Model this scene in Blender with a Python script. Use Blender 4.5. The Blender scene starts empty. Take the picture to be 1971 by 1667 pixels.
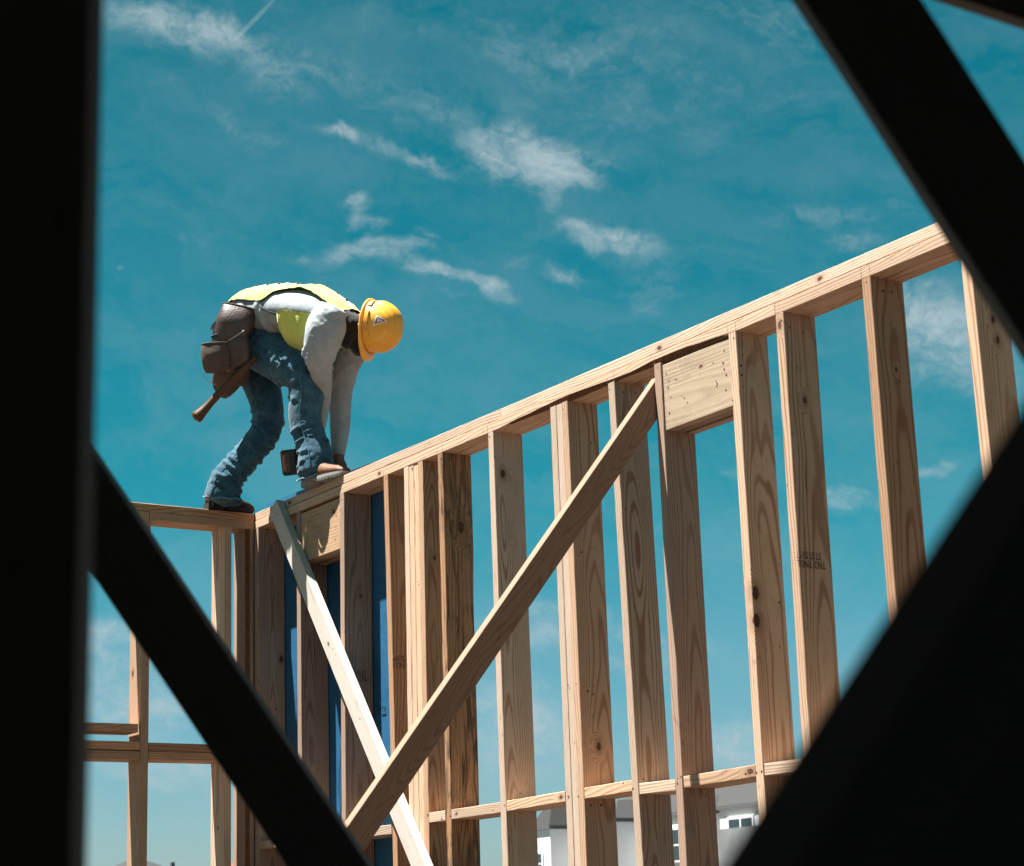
import bpy, bmesh, math, random
from mathutils import Vector, Matrix, noise, Euler
random.seed(7)
# ------------------------------------------------------------------ camera, world, sun
SC = bpy.context.scene
COL = SC.collection
CAMZ = 1.0
FPX = 3811.519                       # focal length in photo pixels (photo 1971 wide)
AR = Vector((0.55193872, 0.83321312, -0.03345965))      # camera right
AU = Vector((0.22342585, -0.10910596, 0.96859526))      # camera up
AF = Vector((-0.80339563, 0.54208098, 0.24638116))      # camera forward
cam_d = bpy.data.cameras.new('camera'); cam = bpy.data.objects.new('camera', cam_d); COL.objects.link(cam)
cam_d.sensor_width = 36; cam_d.lens = FPX / 1971 * 36
cam_d.clip_start = 0.05; cam_d.clip_end = 3000
cam.matrix_world = Matrix(((AR.x, AU.x, -AF.x, 0), (AR.y, AU.y, -AF.y, 0), (AR.z, AU.z, -AF.z, CAMZ), (0, 0, 0, 1)))
cam_d.dof.use_dof = True; cam_d.dof.focus_distance = 9.0; cam_d.dof.aperture_fstop = 8.0; cam_d.dof.aperture_blades = 9
SC.camera = cam
def P(px, py, d):
    "a point of the place, given where the survey of the photograph puts it and its distance"
    v = AR * ((px - 985.5) / FPX) - AU * ((py - 833.5) / FPX) + AF
    return v * d + Vector((0, 0, CAMZ))
def direc(px, py):
    v = AR * ((px - 985.5) / FPX) - AU * ((py - 833.5) / FPX) + AF
    return v.normalized()

SUN = Vector((-.12, -.29, 1.0)).normalized()
SC.view_settings.view_transform = 'Standard'; SC.view_settings.look = 'None'
SC.view_settings.exposure = 2.1; SC.view_settings.gamma = 1.0; SC.view_settings.use_curve_mapping = False
sun_d = bpy.data.lights.new('sun', 'SUN'); sun_d.energy = 5.0; sun_d.angle = math.radians(0.53); sun_d.color = (1.0, 0.98, 0.945)
sun = bpy.data.objects.new('sun', sun_d); COL.objects.link(sun)
sun.rotation_euler = SUN.to_track_quat('Z', 'Y').to_euler(); sun.location = (0, 0, 20)
SC.cycles.max_bounces = 8; SC.cycles.diffuse_bounces = 4
try:
    SC.cycles.use_denoising = True
except Exception: pass

class NT:
    def __init__(s, tree): s.t = tree; s.n = tree.nodes; s.l = tree.links
    def new(s, typ, **kw):
        n = s.n.new(typ)
        for k, v in kw.items(): setattr(n, k, v)
        return n
    def put(s, sock, v):
        if hasattr(v, 'is_output') or isinstance(v, bpy.types.NodeSocket): s.l.new(v, sock)
        elif v is not None: sock.default_value = v
    def math(s, op, a, b=None, c=None, clamp=False):
        n = s.new('ShaderNodeMath', operation=op); n.use_clamp = clamp
        for i, v in enumerate((a, b, c)):
            if v is not None: s.put(n.inputs[i], v)
        return n.outputs[0]
    def vmath(s, op, a, b=None, out=0):
        n = s.new('ShaderNodeVectorMath', operation=op)
        s.put(n.inputs[0], a)
        if b is not None: s.put(n.inputs[3 if op == 'SCALE' else 1], b)
        return n.outputs['Value' if op in ('LENGTH', 'DOT_PRODUCT', 'DISTANCE') else 'Vector']
    def noise(s, vec, scale=5, detail=3, rough=.5, dist=0, out='Fac'):
        n = s.new('ShaderNodeTexNoise'); s.put(n.inputs['Vector'], vec); n.inputs['Scale'].default_value = scale
        n.inputs['Detail'].default_value = detail; n.inputs['Roughness'].default_value = rough; n.inputs['Distortion'].default_value = dist
        return n.outputs[out]
    def mr(s, v, a, b, c=0.0, d=1.0, smooth=False):
        n = s.new('ShaderNodeMapRange'); n.interpolation_type = 'SMOOTHSTEP' if smooth else 'LINEAR'
        s.put(n.inputs[0], v)
        for i, q in enumerate((a, b, c, d)): s.put(n.inputs[i + 1], q)
        return n.outputs[0]
    def mix(s, f, a, b, typ='MIX'):
        n = s.new('ShaderNodeMix'); n.data_type = 'RGBA'; n.blend_type = typ
        s.put(n.inputs[0], f); s.put(n.inputs[6], a); s.put(n.inputs[7], b)
        return n.outputs[2]
    def mapping(s, vec, scale=(1, 1, 1), loc=(0, 0, 0), rot=(0, 0, 0), typ='POINT'):
        n = s.new('ShaderNodeMapping'); n.vector_type = typ; s.put(n.inputs['Vector'], vec)
        n.inputs['Scale'].default_value = scale; n.inputs['Location'].default_value = loc; n.inputs['Rotation'].default_value = rot
        return n.outputs[0]
def rgb(r, g, b): return (r, g, b, 1.0)

SKY_STRENGTH = 0.05
CLOUDS = [  # px, py, half width, half height, angle (deg, clockwise down to the right), strength
    (1035, 312, 135, 52, 8, 1.05), (1080, 385, 34, 26, 45, .6), (650, 262, 44, 18, 15, .8), (745, 290, 110, 20, 20, .62), (840, 322, 60, 14, 20, .4),
    (425, 232, 48, 26, 25, .6), (505, 283, 70, 22, 10, .45), (310, 150, 60, 28, 10, .32), (692, 392, 40, 20, 10, .7), (712, 428, 58, 17, 5, .75),
    (735, 482, 125, 25, -3, .95), (565, 495, 60, 10, 0, .5), (830, 453, 40, 8, 8, .5), (862, 524, 120, 20, 4, .95), (948, 550, 62, 24, 20, .95), (860, 572, 50, 12, 0, .4), (1180, 465, 110, 30, 8, 1.1),
    (1095, 535, 66, 20, 6, .85), (1262, 565, 90, 55, 30, .5), (985, 505, 50, 14, 5, .4), (1600, 418, 130, 30, 2, .6), (1650, 468, 90, 22, 6, .55), (1745, 410, 40, 18, 35, .5),
    (1790, 590, 95, 66, 10, .85), (1840, 690, 150, 80, 30, 1.05), (1625, 965, 95, 34, 10, .85), (1812, 912, 60, 18, 2, .85), (1385, 922, 80, 14, -12, .5),
    (380, 460, 90, 12, -3, .35), (300, 42, 210, 38, 6, .68), (450, 95, 200, 60, 25, .5), (740, 190, 300, 44, 22, .42), (900, 60, 300, 40, 12, .35), (1300, 120, 560, 190, -25, .40),
    (230, 1235, 130, 66, 6, 1.0), (260, 1350, 180, 70, 4, 1.0), (330, 1480, 190, 48, 4, 1.2), (480, 1060, 140, 40, 15, .35), (1050, 1195, 150, 55, 2, .95), (1000, 1400, 180, 120, 0, .9),
    (1400, 1430, 120, 75, 0, .95), (1240, 1270, 150, 60, 5, .7), (1120, 1000, 90, 40, 10, .3), (235, 515, 8, 5, 0, .7), (1560, 690, 100, 60, 10, .25)]
def make_world():
    w = bpy.data.worlds.new('World'); SC.world = w; w.use_nodes = True
    t = NT(w.node_tree); t.n.clear()
    out = t.new('ShaderNodeOutputWorld'); bg = t.new('ShaderNodeBackground')
    sky = t.new('ShaderNodeTexSky', sky_type='NISHITA'); sky.sun_disc = False
    sky.sun_elevation = math.asin(SUN.z); sky.sun_rotation = math.atan2(SUN.x, SUN.y)
    sky.altitude = 200; sky.air_density = 1.15; sky.dust_density = 0.6; sky.ozone_density = 2.0
    co = t.new('ShaderNodeTexCoord').outputs['Generated']
    zz = t.new('ShaderNodeSeparateXYZ'); t.put(zz.inputs[0], co)
    tl = t.mix(t.mr(zz.outputs[2], .0, .24, 0, 1, True), rgb(.31, .41, .50), rgb(.045, .385, .345))
    tl = t.mix(t.mr(zz.outputs[2], .2, .5, 0, 1), tl, rgb(.010, .345, .275))
    lum = t.vmath('DOT_PRODUCT', sky.outputs[0], (.3, .5, .2))
    tl = t.mix(t.mr(lum, 6.5, 14, 0, .8), tl, rgb(.42, .42, .40))   # the bright haze round the sun keeps its white
    tint = t.mix(1.0, sky.outputs[0], tl, 'MULTIPLY')
    # cloud cover: thin cirrus patches, each an ellipse of sky torn by noise
    warp = t.vmath('SCALE', t.vmath('SUBTRACT', t.noise(co, 26, 4, .55, out='Color'), (0.5, .5, .5)), 0.030)
    cw = t.vmath('ADD', co, warp)
    tot = None
    for px, py, hw, hh, ang, st in CLOUDS:
        c = direc(px, py); n_ = c
        rx = (AR - n_ * AR.dot(n_)).normalized(); ry = n_.cross(rx).normalized()
        a = math.radians(-ang); ex = rx * math.cos(a) + ry * math.sin(a) * (1 if ry.dot(AU) > 0 else -1); ey = n_.cross(ex)
        e = Matrix((ex, ey, n_)).transposed().to_euler()
        m = t.mapping(cw, (hw * 1.35 / FPX, hh * 1.5 / FPX, 3.0), tuple(c), tuple(e), 'TEXTURE')
        v = t.mr(t.vmath('LENGTH', m), 0.15, 1.0, st, 0.0, True)
        tot = v if tot is None else t.math('ADD', tot, v)
    e = Matrix((AR, AU, AF)).transposed().to_euler()
    st1 = t.mapping(co, (1, 1, 1), (0, 0, 0), tuple(e), 'TEXTURE')
    st2 = t.mapping(t.mapping(st1, (1, 1, 1), (0, 0, 0), (0, 0, math.radians(13))), (13, 34, 30))
    wv = t.vmath('ADD', st2, t.vmath('SCALE', t.vmath('SUBTRACT', t.noise(co, 20, 5, .6, out='Color'), (.5, .5, .5)), 1.6))
    fib = t.noise(wv, 2.0, 10, .66, .3)
    fine = t.noise(t.vmath('ADD', t.mapping(st1, (60, 110, 60)), t.vmath('SCALE', t.noise(co, 40, 3, .6, out='Color'), 2.0)), 1.0, 6, .62)
    tex = t.math('ADD', t.math('MULTIPLY', fib, .72), t.math('MULTIPLY', fine, .30))
    cap = t.math('MINIMUM', tot, 1.15)
    dens = t.math('MULTIPLY', t.mr(t.math('ADD', tex, t.math('MULTIPLY', t.math('SUBTRACT', cap, 1.0), .25)), .25, .92, 0, 1.1, True), t.math('MINIMUM', t.math('MULTIPLY', cap, 1.3), 1.0))
    # vapour trail
    a, b = direc(540, -14), direc(442, 88); mid = (a + b) / 2; ex = (b - a).normalized(); n_ = mid.normalized(); ey = n_.cross(ex).normalized(); ex = ey.cross(n_)
    m = t.mapping(co, ((b - a).length / 2 * 1.15, .0016, 3.0), tuple(mid), tuple(Matrix((ex, ey, n_)).transposed().to_euler()), 'TEXTURE')
    trail = t.mr(t.vmath('LENGTH', m), .3, 1.0, .34, 0.0, True)
    dens = t.math('ADD', dens, t.math('MULTIPLY', trail, t.mr(fine, .3, .7, .35, 1.0)))
    # faint veil all over
    veil = t.math('MULTIPLY', t.mr(t.noise(wv, .55, 7, .64, .5), .38, .75, 0, 1), .17)
    dens = t.math('MINIMUM', t.math('ADD', dens, veil), .80)
    cl = t.mix(dens, tint, rgb(*CLOUD_COL))
    t.l.new(cl, bg.inputs[0]); bg.inputs[1].default_value = SKY_STRENGTH
    t.l.new(bg.outputs[0], out.inputs[0])
SKY_TINT = (0.42, 1.02, 0.86)
CLOUD_COL = (2.25, 2.75, 2.95)
make_world()

# ------------------------------------------------------------------ object helpers
def link(o, parent=None):
    COL.objects.link(o)
    if parent is not None: o.parent = parent
    return o
def tag(o, label=None, cat=None, group=None, kind=None):
    for k, v in (('label', label), ('category', cat), ('group', group), ('kind', kind)):
        if v: o[k] = v
    return o
def empty(name, loc=(0, 0, 0), **kw):
    o = bpy.data.objects.new(name, None); o.location = loc; link(o); o.empty_display_size = .1
    return tag(o, **kw)
def world_of(o):
    m = o.matrix_basis.copy()
    return m if o.parent is None else world_of(o.parent) @ o.matrix_parent_inverse @ m
def attach(o, parent):
    if parent is not None:
        o.parent = parent; o.matrix_parent_inverse = world_of(parent).inverted()
    return o
def mesh_obj(name, verts, faces, mats, parent=None, smooth=False, mi=None, matrix=None):
    me = bpy.data.meshes.new(name); me.from_pydata([tuple(v) for v in verts], [], faces)
    for m in (mats if isinstance(mats, (list, tuple)) else [mats]): me.materials.append(m)
    if mi: me.polygons.foreach_set('material_index', mi)
    if smooth: me.polygons.foreach_set('use_smooth', [True] * len(me.polygons))
    me.update()
    o = bpy.data.objects.new(name, me)
    if matrix is not None: o.matrix_basis = matrix
    link(o)
    return attach(o, parent)
def bm_obj(name, bm, mats, parent=None, smooth=False, matrix=None):
    me = bpy.data.meshes.new(name); bm.to_mesh(me); bm.free()
    for m in (mats if isinstance(mats, (list, tuple)) else [mats]): me.materials.append(m)
    if smooth: me.polygons.foreach_set('use_smooth', [True] * len(me.polygons))
    o = bpy.data.objects.new(name, me)
    if matrix is not None: o.matrix_basis = matrix
    link(o)
    return attach(o, parent)

# ------------------------------------------------------------------ materials
def new_mat(name):
    m = bpy.data.materials.new(name); m.use_nodes = True
    t = NT(m.node_tree); b = t.n['Principled BSDF']
    return m, t, b
def wood(name, light, line, ring=.0075, contrast=1.0, blotch=.25, grime=0.0, rough=.75, weather=None, bump=.4):
    m, t, b = new_mat(name)
    co = t.new('ShaderNodeTexCoord').outputs['Object']
    rnd = t.new('ShaderNodeObjectInfo').outputs['Random']
    r2 = t.math('FRACT', t.math('MULTIPLY', rnd, 37.7)); r3 = t.math('FRACT', t.math('MULTIPLY', rnd, 91.3))
    off = t.new('ShaderNodeCombineXYZ'); t.put(off.inputs[0], t.math('MULTIPLY', rnd, 13.0)); t.put(off.inputs[1], t.math('MULTIPLY', r2, 17.0)); t.put(off.inputs[2], t.math('MULTIPLY', r3, 23.0))
    ov = off.outputs[0]
    sp = t.new('ShaderNodeSeparateXYZ'); t.put(sp.inputs[0], co); x, y, z = sp.outputs
    # ring radius about a pith line
    nz = t.noise(t.vmath('ADD', t.mapping(co, (5, 5, .9)), ov), 1.0, 2, .5)
    nz2 = t.noise(t.vmath('ADD', t.mapping(co, (12, 12, 2.2)), ov), 1.0, 2, .5)
    x0 = t.mr(r2, 0, 1, -.10, -.035); y0 = t.mr(r3, 0, 1, -.045, .045)
    dx = t.math('SUBTRACT', x, x0); dy = t.math('SUBTRACT', y, y0)
    r = t.math('SQRT', t.math('ADD', t.math('MULTIPLY', dx, dx), t.math('MULTIPLY', dy, dy)))
    r = t.math('ADD', r, t.math('MULTIPLY', nz, .075)); r = t.math('ADD', r, t.math('MULTIPLY', nz2, .012)); r = t.math('ADD', r, t.math('MULTIPLY', z, .012))
    knot = None; ks = t.new('ShaderNodeAttribute', attribute_type='OBJECT', attribute_name='ks').outputs['Fac']
    for key in ('k1', 'k2'):
        at = t.new('ShaderNodeAttribute', attribute_type='OBJECT', attribute_name=key)
        d = t.vmath('LENGTH', t.vmath('MULTIPLY', t.vmath('SUBTRACT', co, at.outputs['Vector']), (1, 1, .6)))
        wob = t.math('MULTIPLY', t.math('SUBTRACT', t.noise(co, 60, 2), .5), .008); d = t.math('ADD', d, wob); d = t.math('DIVIDE', d, ks)
        r = t.math('ADD', r, t.mr(d, 0.0, .045, .045, 0.0, True))
        k = t.mr(d, .009, .0135, 1.0, 0.0, True)
        halo = t.mr(d, .012, .03, .35, 0.0, True)
        k = t.math('MAXIMUM', k, halo)
        knot = k if knot is None else t.math('MAXIMUM', knot, k)
    w = t.math('SINE', t.math('MULTIPLY', t.math('MULTIPLY', r, t.mr(r2, 0, 1, .75, 1.5)), 2 * math.pi / ring))
    line_f = t.mr(w, .1, .95, 0, 1, True)
    lowf = t.noise(t.vmath('ADD', t.mapping(co, (9, 9, 1.2)), ov), 1.2, 3, .6)
    fibre = t.noise(t.vmath('ADD', t.mapping(co, (420, 420, 9)), ov), 1.0, 3, .6)
    line_f = t.math('MULTIPLY', line_f, t.mr(lowf, .3, .75, .35, 1.0))
    line_f = t.math('MULTIPLY', line_f, contrast)
    line_f = t.math('ADD', line_f, t.mr(fibre, .35, .8, -.08, .22)); 
    c = t.mix(line_f, rgb(*light), rgb(*line))
    # board-to-board tint and blotches
    br = t.mr(rnd, 0, 1, .74, 1.08); c = t.mix(1.0, c, t.vmath('SCALE', (1, 1, 1), br), 'MULTIPLY')
    warm = t.mix(t.mr(r3, 0, 1, 0, 1), rgb(.93, .97, 1.0), rgb(1.0, .86, .74)); c = t.mix(1.0, c, warm, 'MULTIPLY')
    bl = t.noise(t.vmath('ADD', t.mapping(co, (14, 14, 3.5)), ov), 1.0, 4, .65)
    c = t.mix(t.mr(bl, .52, .8, 0, blotch), c, rgb(line[0] * .7, line[1] * .6, line[2] * .55))
    # handling marks, small specks
    v = t.new('ShaderNodeTexVoronoi'); t.put(v.inputs['Vector'], t.vmath('ADD', t.mapping(co, (16, 16, 5)), ov)); v.inputs['Scale'].default_value = 1.3
    spk = t.mr(v.outputs['Distance'], .035, .06, .75, 0.0, True)
    c = t.mix(spk, c, rgb(.07, .035, .02))
    g = t.noise(t.vmath('ADD', co, ov), 7, 5, .7)
    if grime: c = t.mix(t.mr(g, .48, .72, 0, grime, True), c, rgb(.09, .075, .06))
    if weather:
        wn = t.noise(t.vmath('ADD', t.mapping(co, (26, 26, 3.0)), ov), 1.0, 6, .7, 1.2)
        c = t.mix(t.mr(wn, .47, .66, 0, weather, True), c, rgb(.035, .022, .014))
        cr = t.noise(t.vmath('ADD', t.mapping(co, (90, 90, 5)), ov), 1.0, 4, .6)
        c = t.mix(t.mr(cr, .56, .66, 0, weather * .8, True), c, rgb(.06, .035, .02))
    ck = t.noise(t.vmath('ADD', t.mapping(co, (150, 150, 2.6)), ov), 1.0, 3, .55, .6)
    ckm = t.noise(t.vmath('ADD', t.mapping(co, (8, 8, 2.0)), ov), 1.0, 2, .5)
    c = t.mix(t.math('MULTIPLY', t.mr(ck, .665, .70, 0, .8, True), t.mr(ckm, .5, .6, 0, 1, True)), c, rgb(.05, .026, .015))
    dt = t.noise(t.vmath('ADD', t.mapping(co, (22, 22, 8)), ov), 1.0, 6, .75, .8)
    c = t.mix(t.mr(dt, .54, .76, 0, .42, True), c, rgb(line[0] * .42, line[1] * .42, line[2] * .45))
    c = t.mix(knot, c, rgb(.085, .035, .016))
    t.l.new(c, b.inputs['Base Color']); b.inputs['Roughness'].default_value = rough
    b.inputs['Specular IOR Level'].default_value = .25
    bp = t.new('ShaderNodeBump'); bp.inputs['Strength'].default_value = bump; bp.inputs['Distance'].default_value = .0015
    h = t.math('ADD', t.math('MULTIPLY', fibre, .8), t.math('MULTIPLY', w, .15)); t.l.new(h, bp.inputs['Height']); t.l.new(bp.outputs[0], b.inputs['Normal'])
    return m
def plain(name, col, rough=.7, metal=0, var=.15, scale=8, bump=0, bscale=60, spec=.3):
    m, t, b = new_mat(name)
    co = t.new('ShaderNodeTexCoord').outputs['Object']
    n = t.noise(co, scale, 5, .6)
    c = t.mix(n, rgb(*[v * (1 - var) for v in col]), rgb(*[min(1, v * (1 + var)) for v in col]))
    t.l.new(c, b.inputs['Base Color']); b.inputs['Roughness'].default_value = rough; b.inputs['Metallic'].default_value = metal
    b.inputs['Specular IOR Level'].default_value = spec
    if bump:
        bp = t.new('ShaderNodeBump'); bp.inputs['Strength'].default_value = bump; bp.inputs['Distance'].default_value = .004
        t.l.new(t.noise(co, bscale, 4, .6), bp.inputs['Height']); t.l.new(bp.outputs[0], b.inputs['Normal'])
    return m
M = {}
M['pine'] = wood('pine', (.575, .435, .325), (.30, .155, .088))
M['pine_red'] = wood('pine_red', (.48, .305, .19), (.26, .115, .055))
M['pine_white'] = wood('pine_white', (.54, .475, .405), (.38, .285, .215), contrast=.45, blotch=.14, ring=.006)
M['pine_grey'] = wood('pine_grey', (.40, .285, .22), (.20, .115, .08), contrast=.9)
M['pine_old'] = wood('pine_old', (.40, .25, .145), (.16, .08, .04), weather=.92, grime=.5)
M['brace'] = wood('brace_wood', (.36, .225, .155), (.23, .125, .08), ring=.0034, contrast=.8, blotch=.35)
M['header'] = wood('header_wood', (.44, .32, .215), (.27, .16, .09), contrast=.45, blotch=.4, grime=.3, ring=.013)
M['bark'] = plain('bark', (.13, .055, .025), .9, var=.75, scale=45, bump=.8, bscale=80)
M['bark_pale'] = plain('bark_pale', (.34, .17, .075), .85, var=.55, scale=30, bump=.6, bscale=70)
M['nail'] = plain('nail_hole', (.025, .02, .018), .6)
m, t, b = new_mat('stamp_ink'); co = t.new('ShaderNodeTexCoord').outputs['Object']
c = t.mix(t.mr(t.noise(co, 160, 4, .7), .42, .6), rgb(.03, .026, .024), rgb(.22, .14, .09)); t.l.new(c, b.inputs['Base Color']); b.inputs['Roughness'].default_value = .9; M['ink'] = m

# ------------------------------------------------------------------ boards
def basis(xa, za):
    za = za.normalized(); xa = (xa - za * xa.dot(za)).normalized(); ya = za.cross(xa)
    return xa, ya, za
def board(name, p0, p1, xa, sx, sy, mat, parent=None, ks=None, seg=14, bow=(0, 0), wane=None, bark=None, wob=.0006, k1=None, k2=None, cut=None, seed=None):
    """a piece of lumber from p0 to p1 (centres of its ends), sx across xa and sy across the other way.
    wane: {corner: f(t)->cut size}; corners 0:(-,-) 1:(+,-) 2:(+,+) 3:(-,+)"""
    p0 = Vector(p0); p1 = Vector(p1); za = p1 - p0; L = za.length; xa, ya, za = basis(Vector(xa), za)
    mat4 = Matrix(((xa.x, ya.x, za.x, p0.x), (xa.y, ya.y, za.y, p0.y), (xa.z, ya.z, za.z, p0.z), (0, 0, 0, 1)))
    rs = random.Random(seed if seed is not None else (name, round(p0.x, 3), round(p0.y, 3), round(p0.z, 3)).__hash__() if False else int(abs(p0.x * 7919 + p0.y * 104729 + p0.z * 1299709) * 10) % 99991)
    verts = []; faces = []; mi = []
    hx, hy = sx / 2, sy / 2; C = [(-1, -1), (1, -1), (1, 1), (-1, 1)]
    ph = [rs.uniform(0, 50) for _ in range(4)]
    for i in range(seg + 1):
        tt = i / seg; z = L * tt
        bx = bow[0] * math.sin(math.pi * tt); by = bow[1] * math.sin(math.pi * tt)
        for k, (cx, cy) in enumerate(C):
            c = .0014 + .0012 * abs(noise.noise(Vector((z * 4, ph[k], 0))))
            if wane and k in wane: c = max(c, wane[k](tt) + (.004 * noise.noise(Vector((z * 9, ph[k], 3))) if wane[k](tt) > .004 else 0))
            j = wob * noise.noise(Vector((z * 3, ph[k], 9)))
            cxx = min(c, sx * .9); cyy = min(c * 1.0, sy * .9)
            a = (cx * (hx - cxx) + bx + j, cy * hy + by); bb = (cx * hx + bx + j, cy * (hy - cyy) + by)
            pr = (a, bb) if k in (1, 3) else (bb, a)
            for q in pr: verts.append((q[0], q[1], z))
    for i in range(seg):
        for k in range(8):
            a = i * 8 + k; b_ = i * 8 + (k + 1) % 8; faces.append((a, b_, b_ + 8, a + 8))
            corner = None
            if k % 2 == 0: corner = k // 2
            tt = (i + .5) / seg
            mi.append(1 if (corner is not None and wane and corner in wane and wane[corner](tt) > .005) else 0)
    faces.append(tuple(range(7, -1, -1))); faces.append(tuple(range(seg * 8, seg * 8 + 8))); mi += [0, 0]
    if cut:   # shear the far end: cut=(nx) slope
        for i in range(8):
            v = verts[seg * 8 + i]; verts[seg * 8 + i] = (v[0], v[1], v[2] + cut[0] * v[0] + cut[1] * v[1])
    o = mesh_obj(name, verts, faces, [mat, bark or M['bark']], parent, mi=mi, matrix=mat4)
    def far(): return (5.0, 5.0, rs.uniform(0, 9))
    if k1 is None and rs.random() < .25: k1 = (rs.choice((-1, 1)) * hx, rs.uniform(-.8, .8) * hy, rs.uniform(.1, .9) * L)
    if k2 is None and rs.random() < .12: k2 = (rs.choice((-1, 1)) * hx, rs.uniform(-.8, .8) * hy, rs.uniform(.1, .9) * L)
    o['ks'] = float(ks or rs.uniform(.4, .85))
    o['k1'] = tuple(float(v) for v in (k1 or far())); o['k2'] = tuple(float(v) for v in (k2 or far()))
    return o
def discs(name, pts, normal, r, mat, parent, up=None):
    "small nail heads joined in one part"
    n = Vector(normal).normalized(); a = n.orthogonal().normalized(); b_ = n.cross(a); verts = []; faces = []
    for p in pts:
        p = Vector(p); k0 = len(verts); rr = r * random.uniform(.7, 1.25); e = random.uniform(.75, 1.2)
        for lvl, q in ((0, .0004), (1, -.001)):
            for i in range(7):
                g = i / 7 * 2 * math.pi; verts.append(p + a * rr * math.cos(g) * e + b_ * rr * math.sin(g) + n * q)
        faces.append(tuple(k0 + i for i in range(7)))
        for i in range(7): faces.append((k0 + i, k0 + 7 + i, k0 + 7 + (i + 1) % 7, k0 + (i + 1) % 7))
    o = mesh_obj(name, verts, faces, mat, parent); o['kind'] = 'stuff'; return o
def text_obj(name, body, size, origin, xa, ya, mat, parent, extrude=.0004, squash=1.0):
    cu = bpy.data.curves.new('lettering', 'FONT'); cu.body = body; cu.size = size; cu.extrude = extrude; cu.space_line = .85; cu.resolution_u = 3
    o = bpy.data.objects.new('tmp', cu); COL.objects.link(o); dg = bpy.context.evaluated_depsgraph_get(); dg.update()
    me = bpy.data.meshes.new_from_object(o.evaluated_get(dg)); bpy.data.objects.remove(o)
    xa = Vector(xa).normalized(); ya = Vector(ya).normalized(); za = xa.cross(ya); p = Vector(origin)
    me.materials.clear(); me.materials.append(mat); me.name = name
    t = bpy.data.objects.new(name, me); t.matrix_basis = Matrix(((xa.x * squash, ya.x, za.x, p.x), (xa.y * squash, ya.y, za.y, p.y), (xa.z * squash, ya.z, za.z, p.z), (0, 0, 0, 1)))
    link(t); return attach(t, parent)

H = CAMZ
PT = .038; PD = .140
Y0 = 4.2; X0 = -8.475
ZB = H + 1.948                       # underside of the double top plate
ZT = H + 2.024                       # its top

# ------------------------------------------------------------------ ground and floor
def sheet(name, x0, x1, y0, y1, z, mat, thick=.0):
    o = mesh_obj(name, [(x0, y0, z), (x1, y0, z), (x1, y1, z), (x0, y1, z)], [(0, 1, 2, 3)], mat); return tag(o, kind='structure')
M['dirt'] = plain('dirt', (.07, .048, .034), .95, var=.35, scale=.6, bump=.6, bscale=3)
sheet('ground', -1500, 1500, -1500, 1500, -.20, M['dirt'])
M['slab'] = plain('plywood_deck', (.060, .040, .027), .85, var=.2, scale=2.5)
def deck():
    # sheets of decking, 1.2 x 2.4 m
    n = 0
    verts = []; faces = []
    for ix in range(5):
        for iy in range(4):
            x0 = -8.75 + ix * 2.42; y0 = -5.2 + iy * 2.42
            for (xa, ya) in ((x0, y0), (x0, y0 + 1.21)):
                k = len(verts); x1, y1 = xa + 2.415, ya + 1.205
                verts += [(xa, ya, -.02), (x1, ya, -.02), (x1, y1, -.02), (xa, y1, -.02), (xa, ya, 0), (x1, ya, 0), (x1, y1, 0), (xa, y1, 0)]
                faces += [(k + 4, k + 5, k + 6, k + 7), (k, k + 3, k + 2, k + 1), (k, k + 1, k + 5, k + 4), (k + 1, k + 2, k + 6, k + 5), (k + 2, k + 3, k + 7, k + 6), (k + 3, k, k + 4, k + 7)]
    tag(mesh_obj('floor', verts, faces, M['slab']), kind='structure')
deck()

# ------------------------------------------------------------------ the long framed wall
wall = empty('framed_wall', (X0, Y0, 0), label='long bare timber stud wall climbing from the corner to the right, with two headers and mid-height blocking', cat='framed wall')
def stud(name, x_top, mat, lean=0.0, y=Y0, d=PD, w=PT, z0=PT, z1=ZB, parent=None, **kw):
    "vertical stud; x_top = x of its left front edge at the top; lean = shift of its foot"
    zt = z1; dz = (zt - z0)
    return board(name, (x_top + w / 2 + lean, y + d / 2, z0), (x_top + w / 2, y + d / 2, zt), (1, 0, 0), w, d, mat, parent or wall, **kw)
g = 1.43   # measured lean is per 1.4 m or so; extend to the foot
studs = {}
studs['corner'] = stud('stud', -8.474, M['pine_grey'], 0, k1=(.019, .05, 2.28), ks=.9)
studs['end'] = stud('stud', -8.5135, M['pine_grey'], 0, y=Y0 + .0015)
studs['s1'] = stud('stud', -8.043, M['pine_grey'], 0, k1=(6., 0, 0), k2=(6., 0, 0))
studs['s2'] = stud('stud', -7.622, M['pine_grey'], -.04, k1=(.019, .01, 2.45), k2=(.019, .045, 1.83), ks=.45)
studs['s3'] = stud('stud', -7.231, M['pine_red'], .03, bow=(.006, 0), k1=(.019, .0, 2.93))
for q in range(4):
    studs['q%d' % q] = stud('stud', -7.057 + q * .0385, M['pine'] if q != 3 else M['pine_red'], -.03, y=Y0 + (0, .002, .0035, .001)[q], bow=(.0, .0), k1=(.019, -.02, 2.5) if q == 3 else None, k2=(.019, .045, 2.24) if q == 3 else None)
studs['h'] = stud('stud', -6.782, M['pine_old'], -.018, k1=(.019, .012, 2.60), k2=(.019, .018, 1.02), ks=1.35, bow=(.006, 0), wane={2: lambda t: .012 if .1 < t < .8 else .0})
studs['g'] = stud('stud', -6.397, M['pine'], .012, k1=(.019, .0, 1.06), k2=(.019, -.03, 2.74), ks=1.0)
for q in range(3):
    studs['f%d' % q] = stud('stud', -5.962 + q * .0388, M['pine'], 0, y=Y0 + (.001, .003, 0)[q], k1=(.019, .005, 1.62) if q == 2 else None, ks=.9, bow=(.002, 0))
studs['e'] = stud('stud', -5.587, M['pine'], .055)
studs['d'] = stud('stud', -5.311, M['pine_grey'], -.008, bow=(.0, 0), k1=(6., 0, 0))
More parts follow.
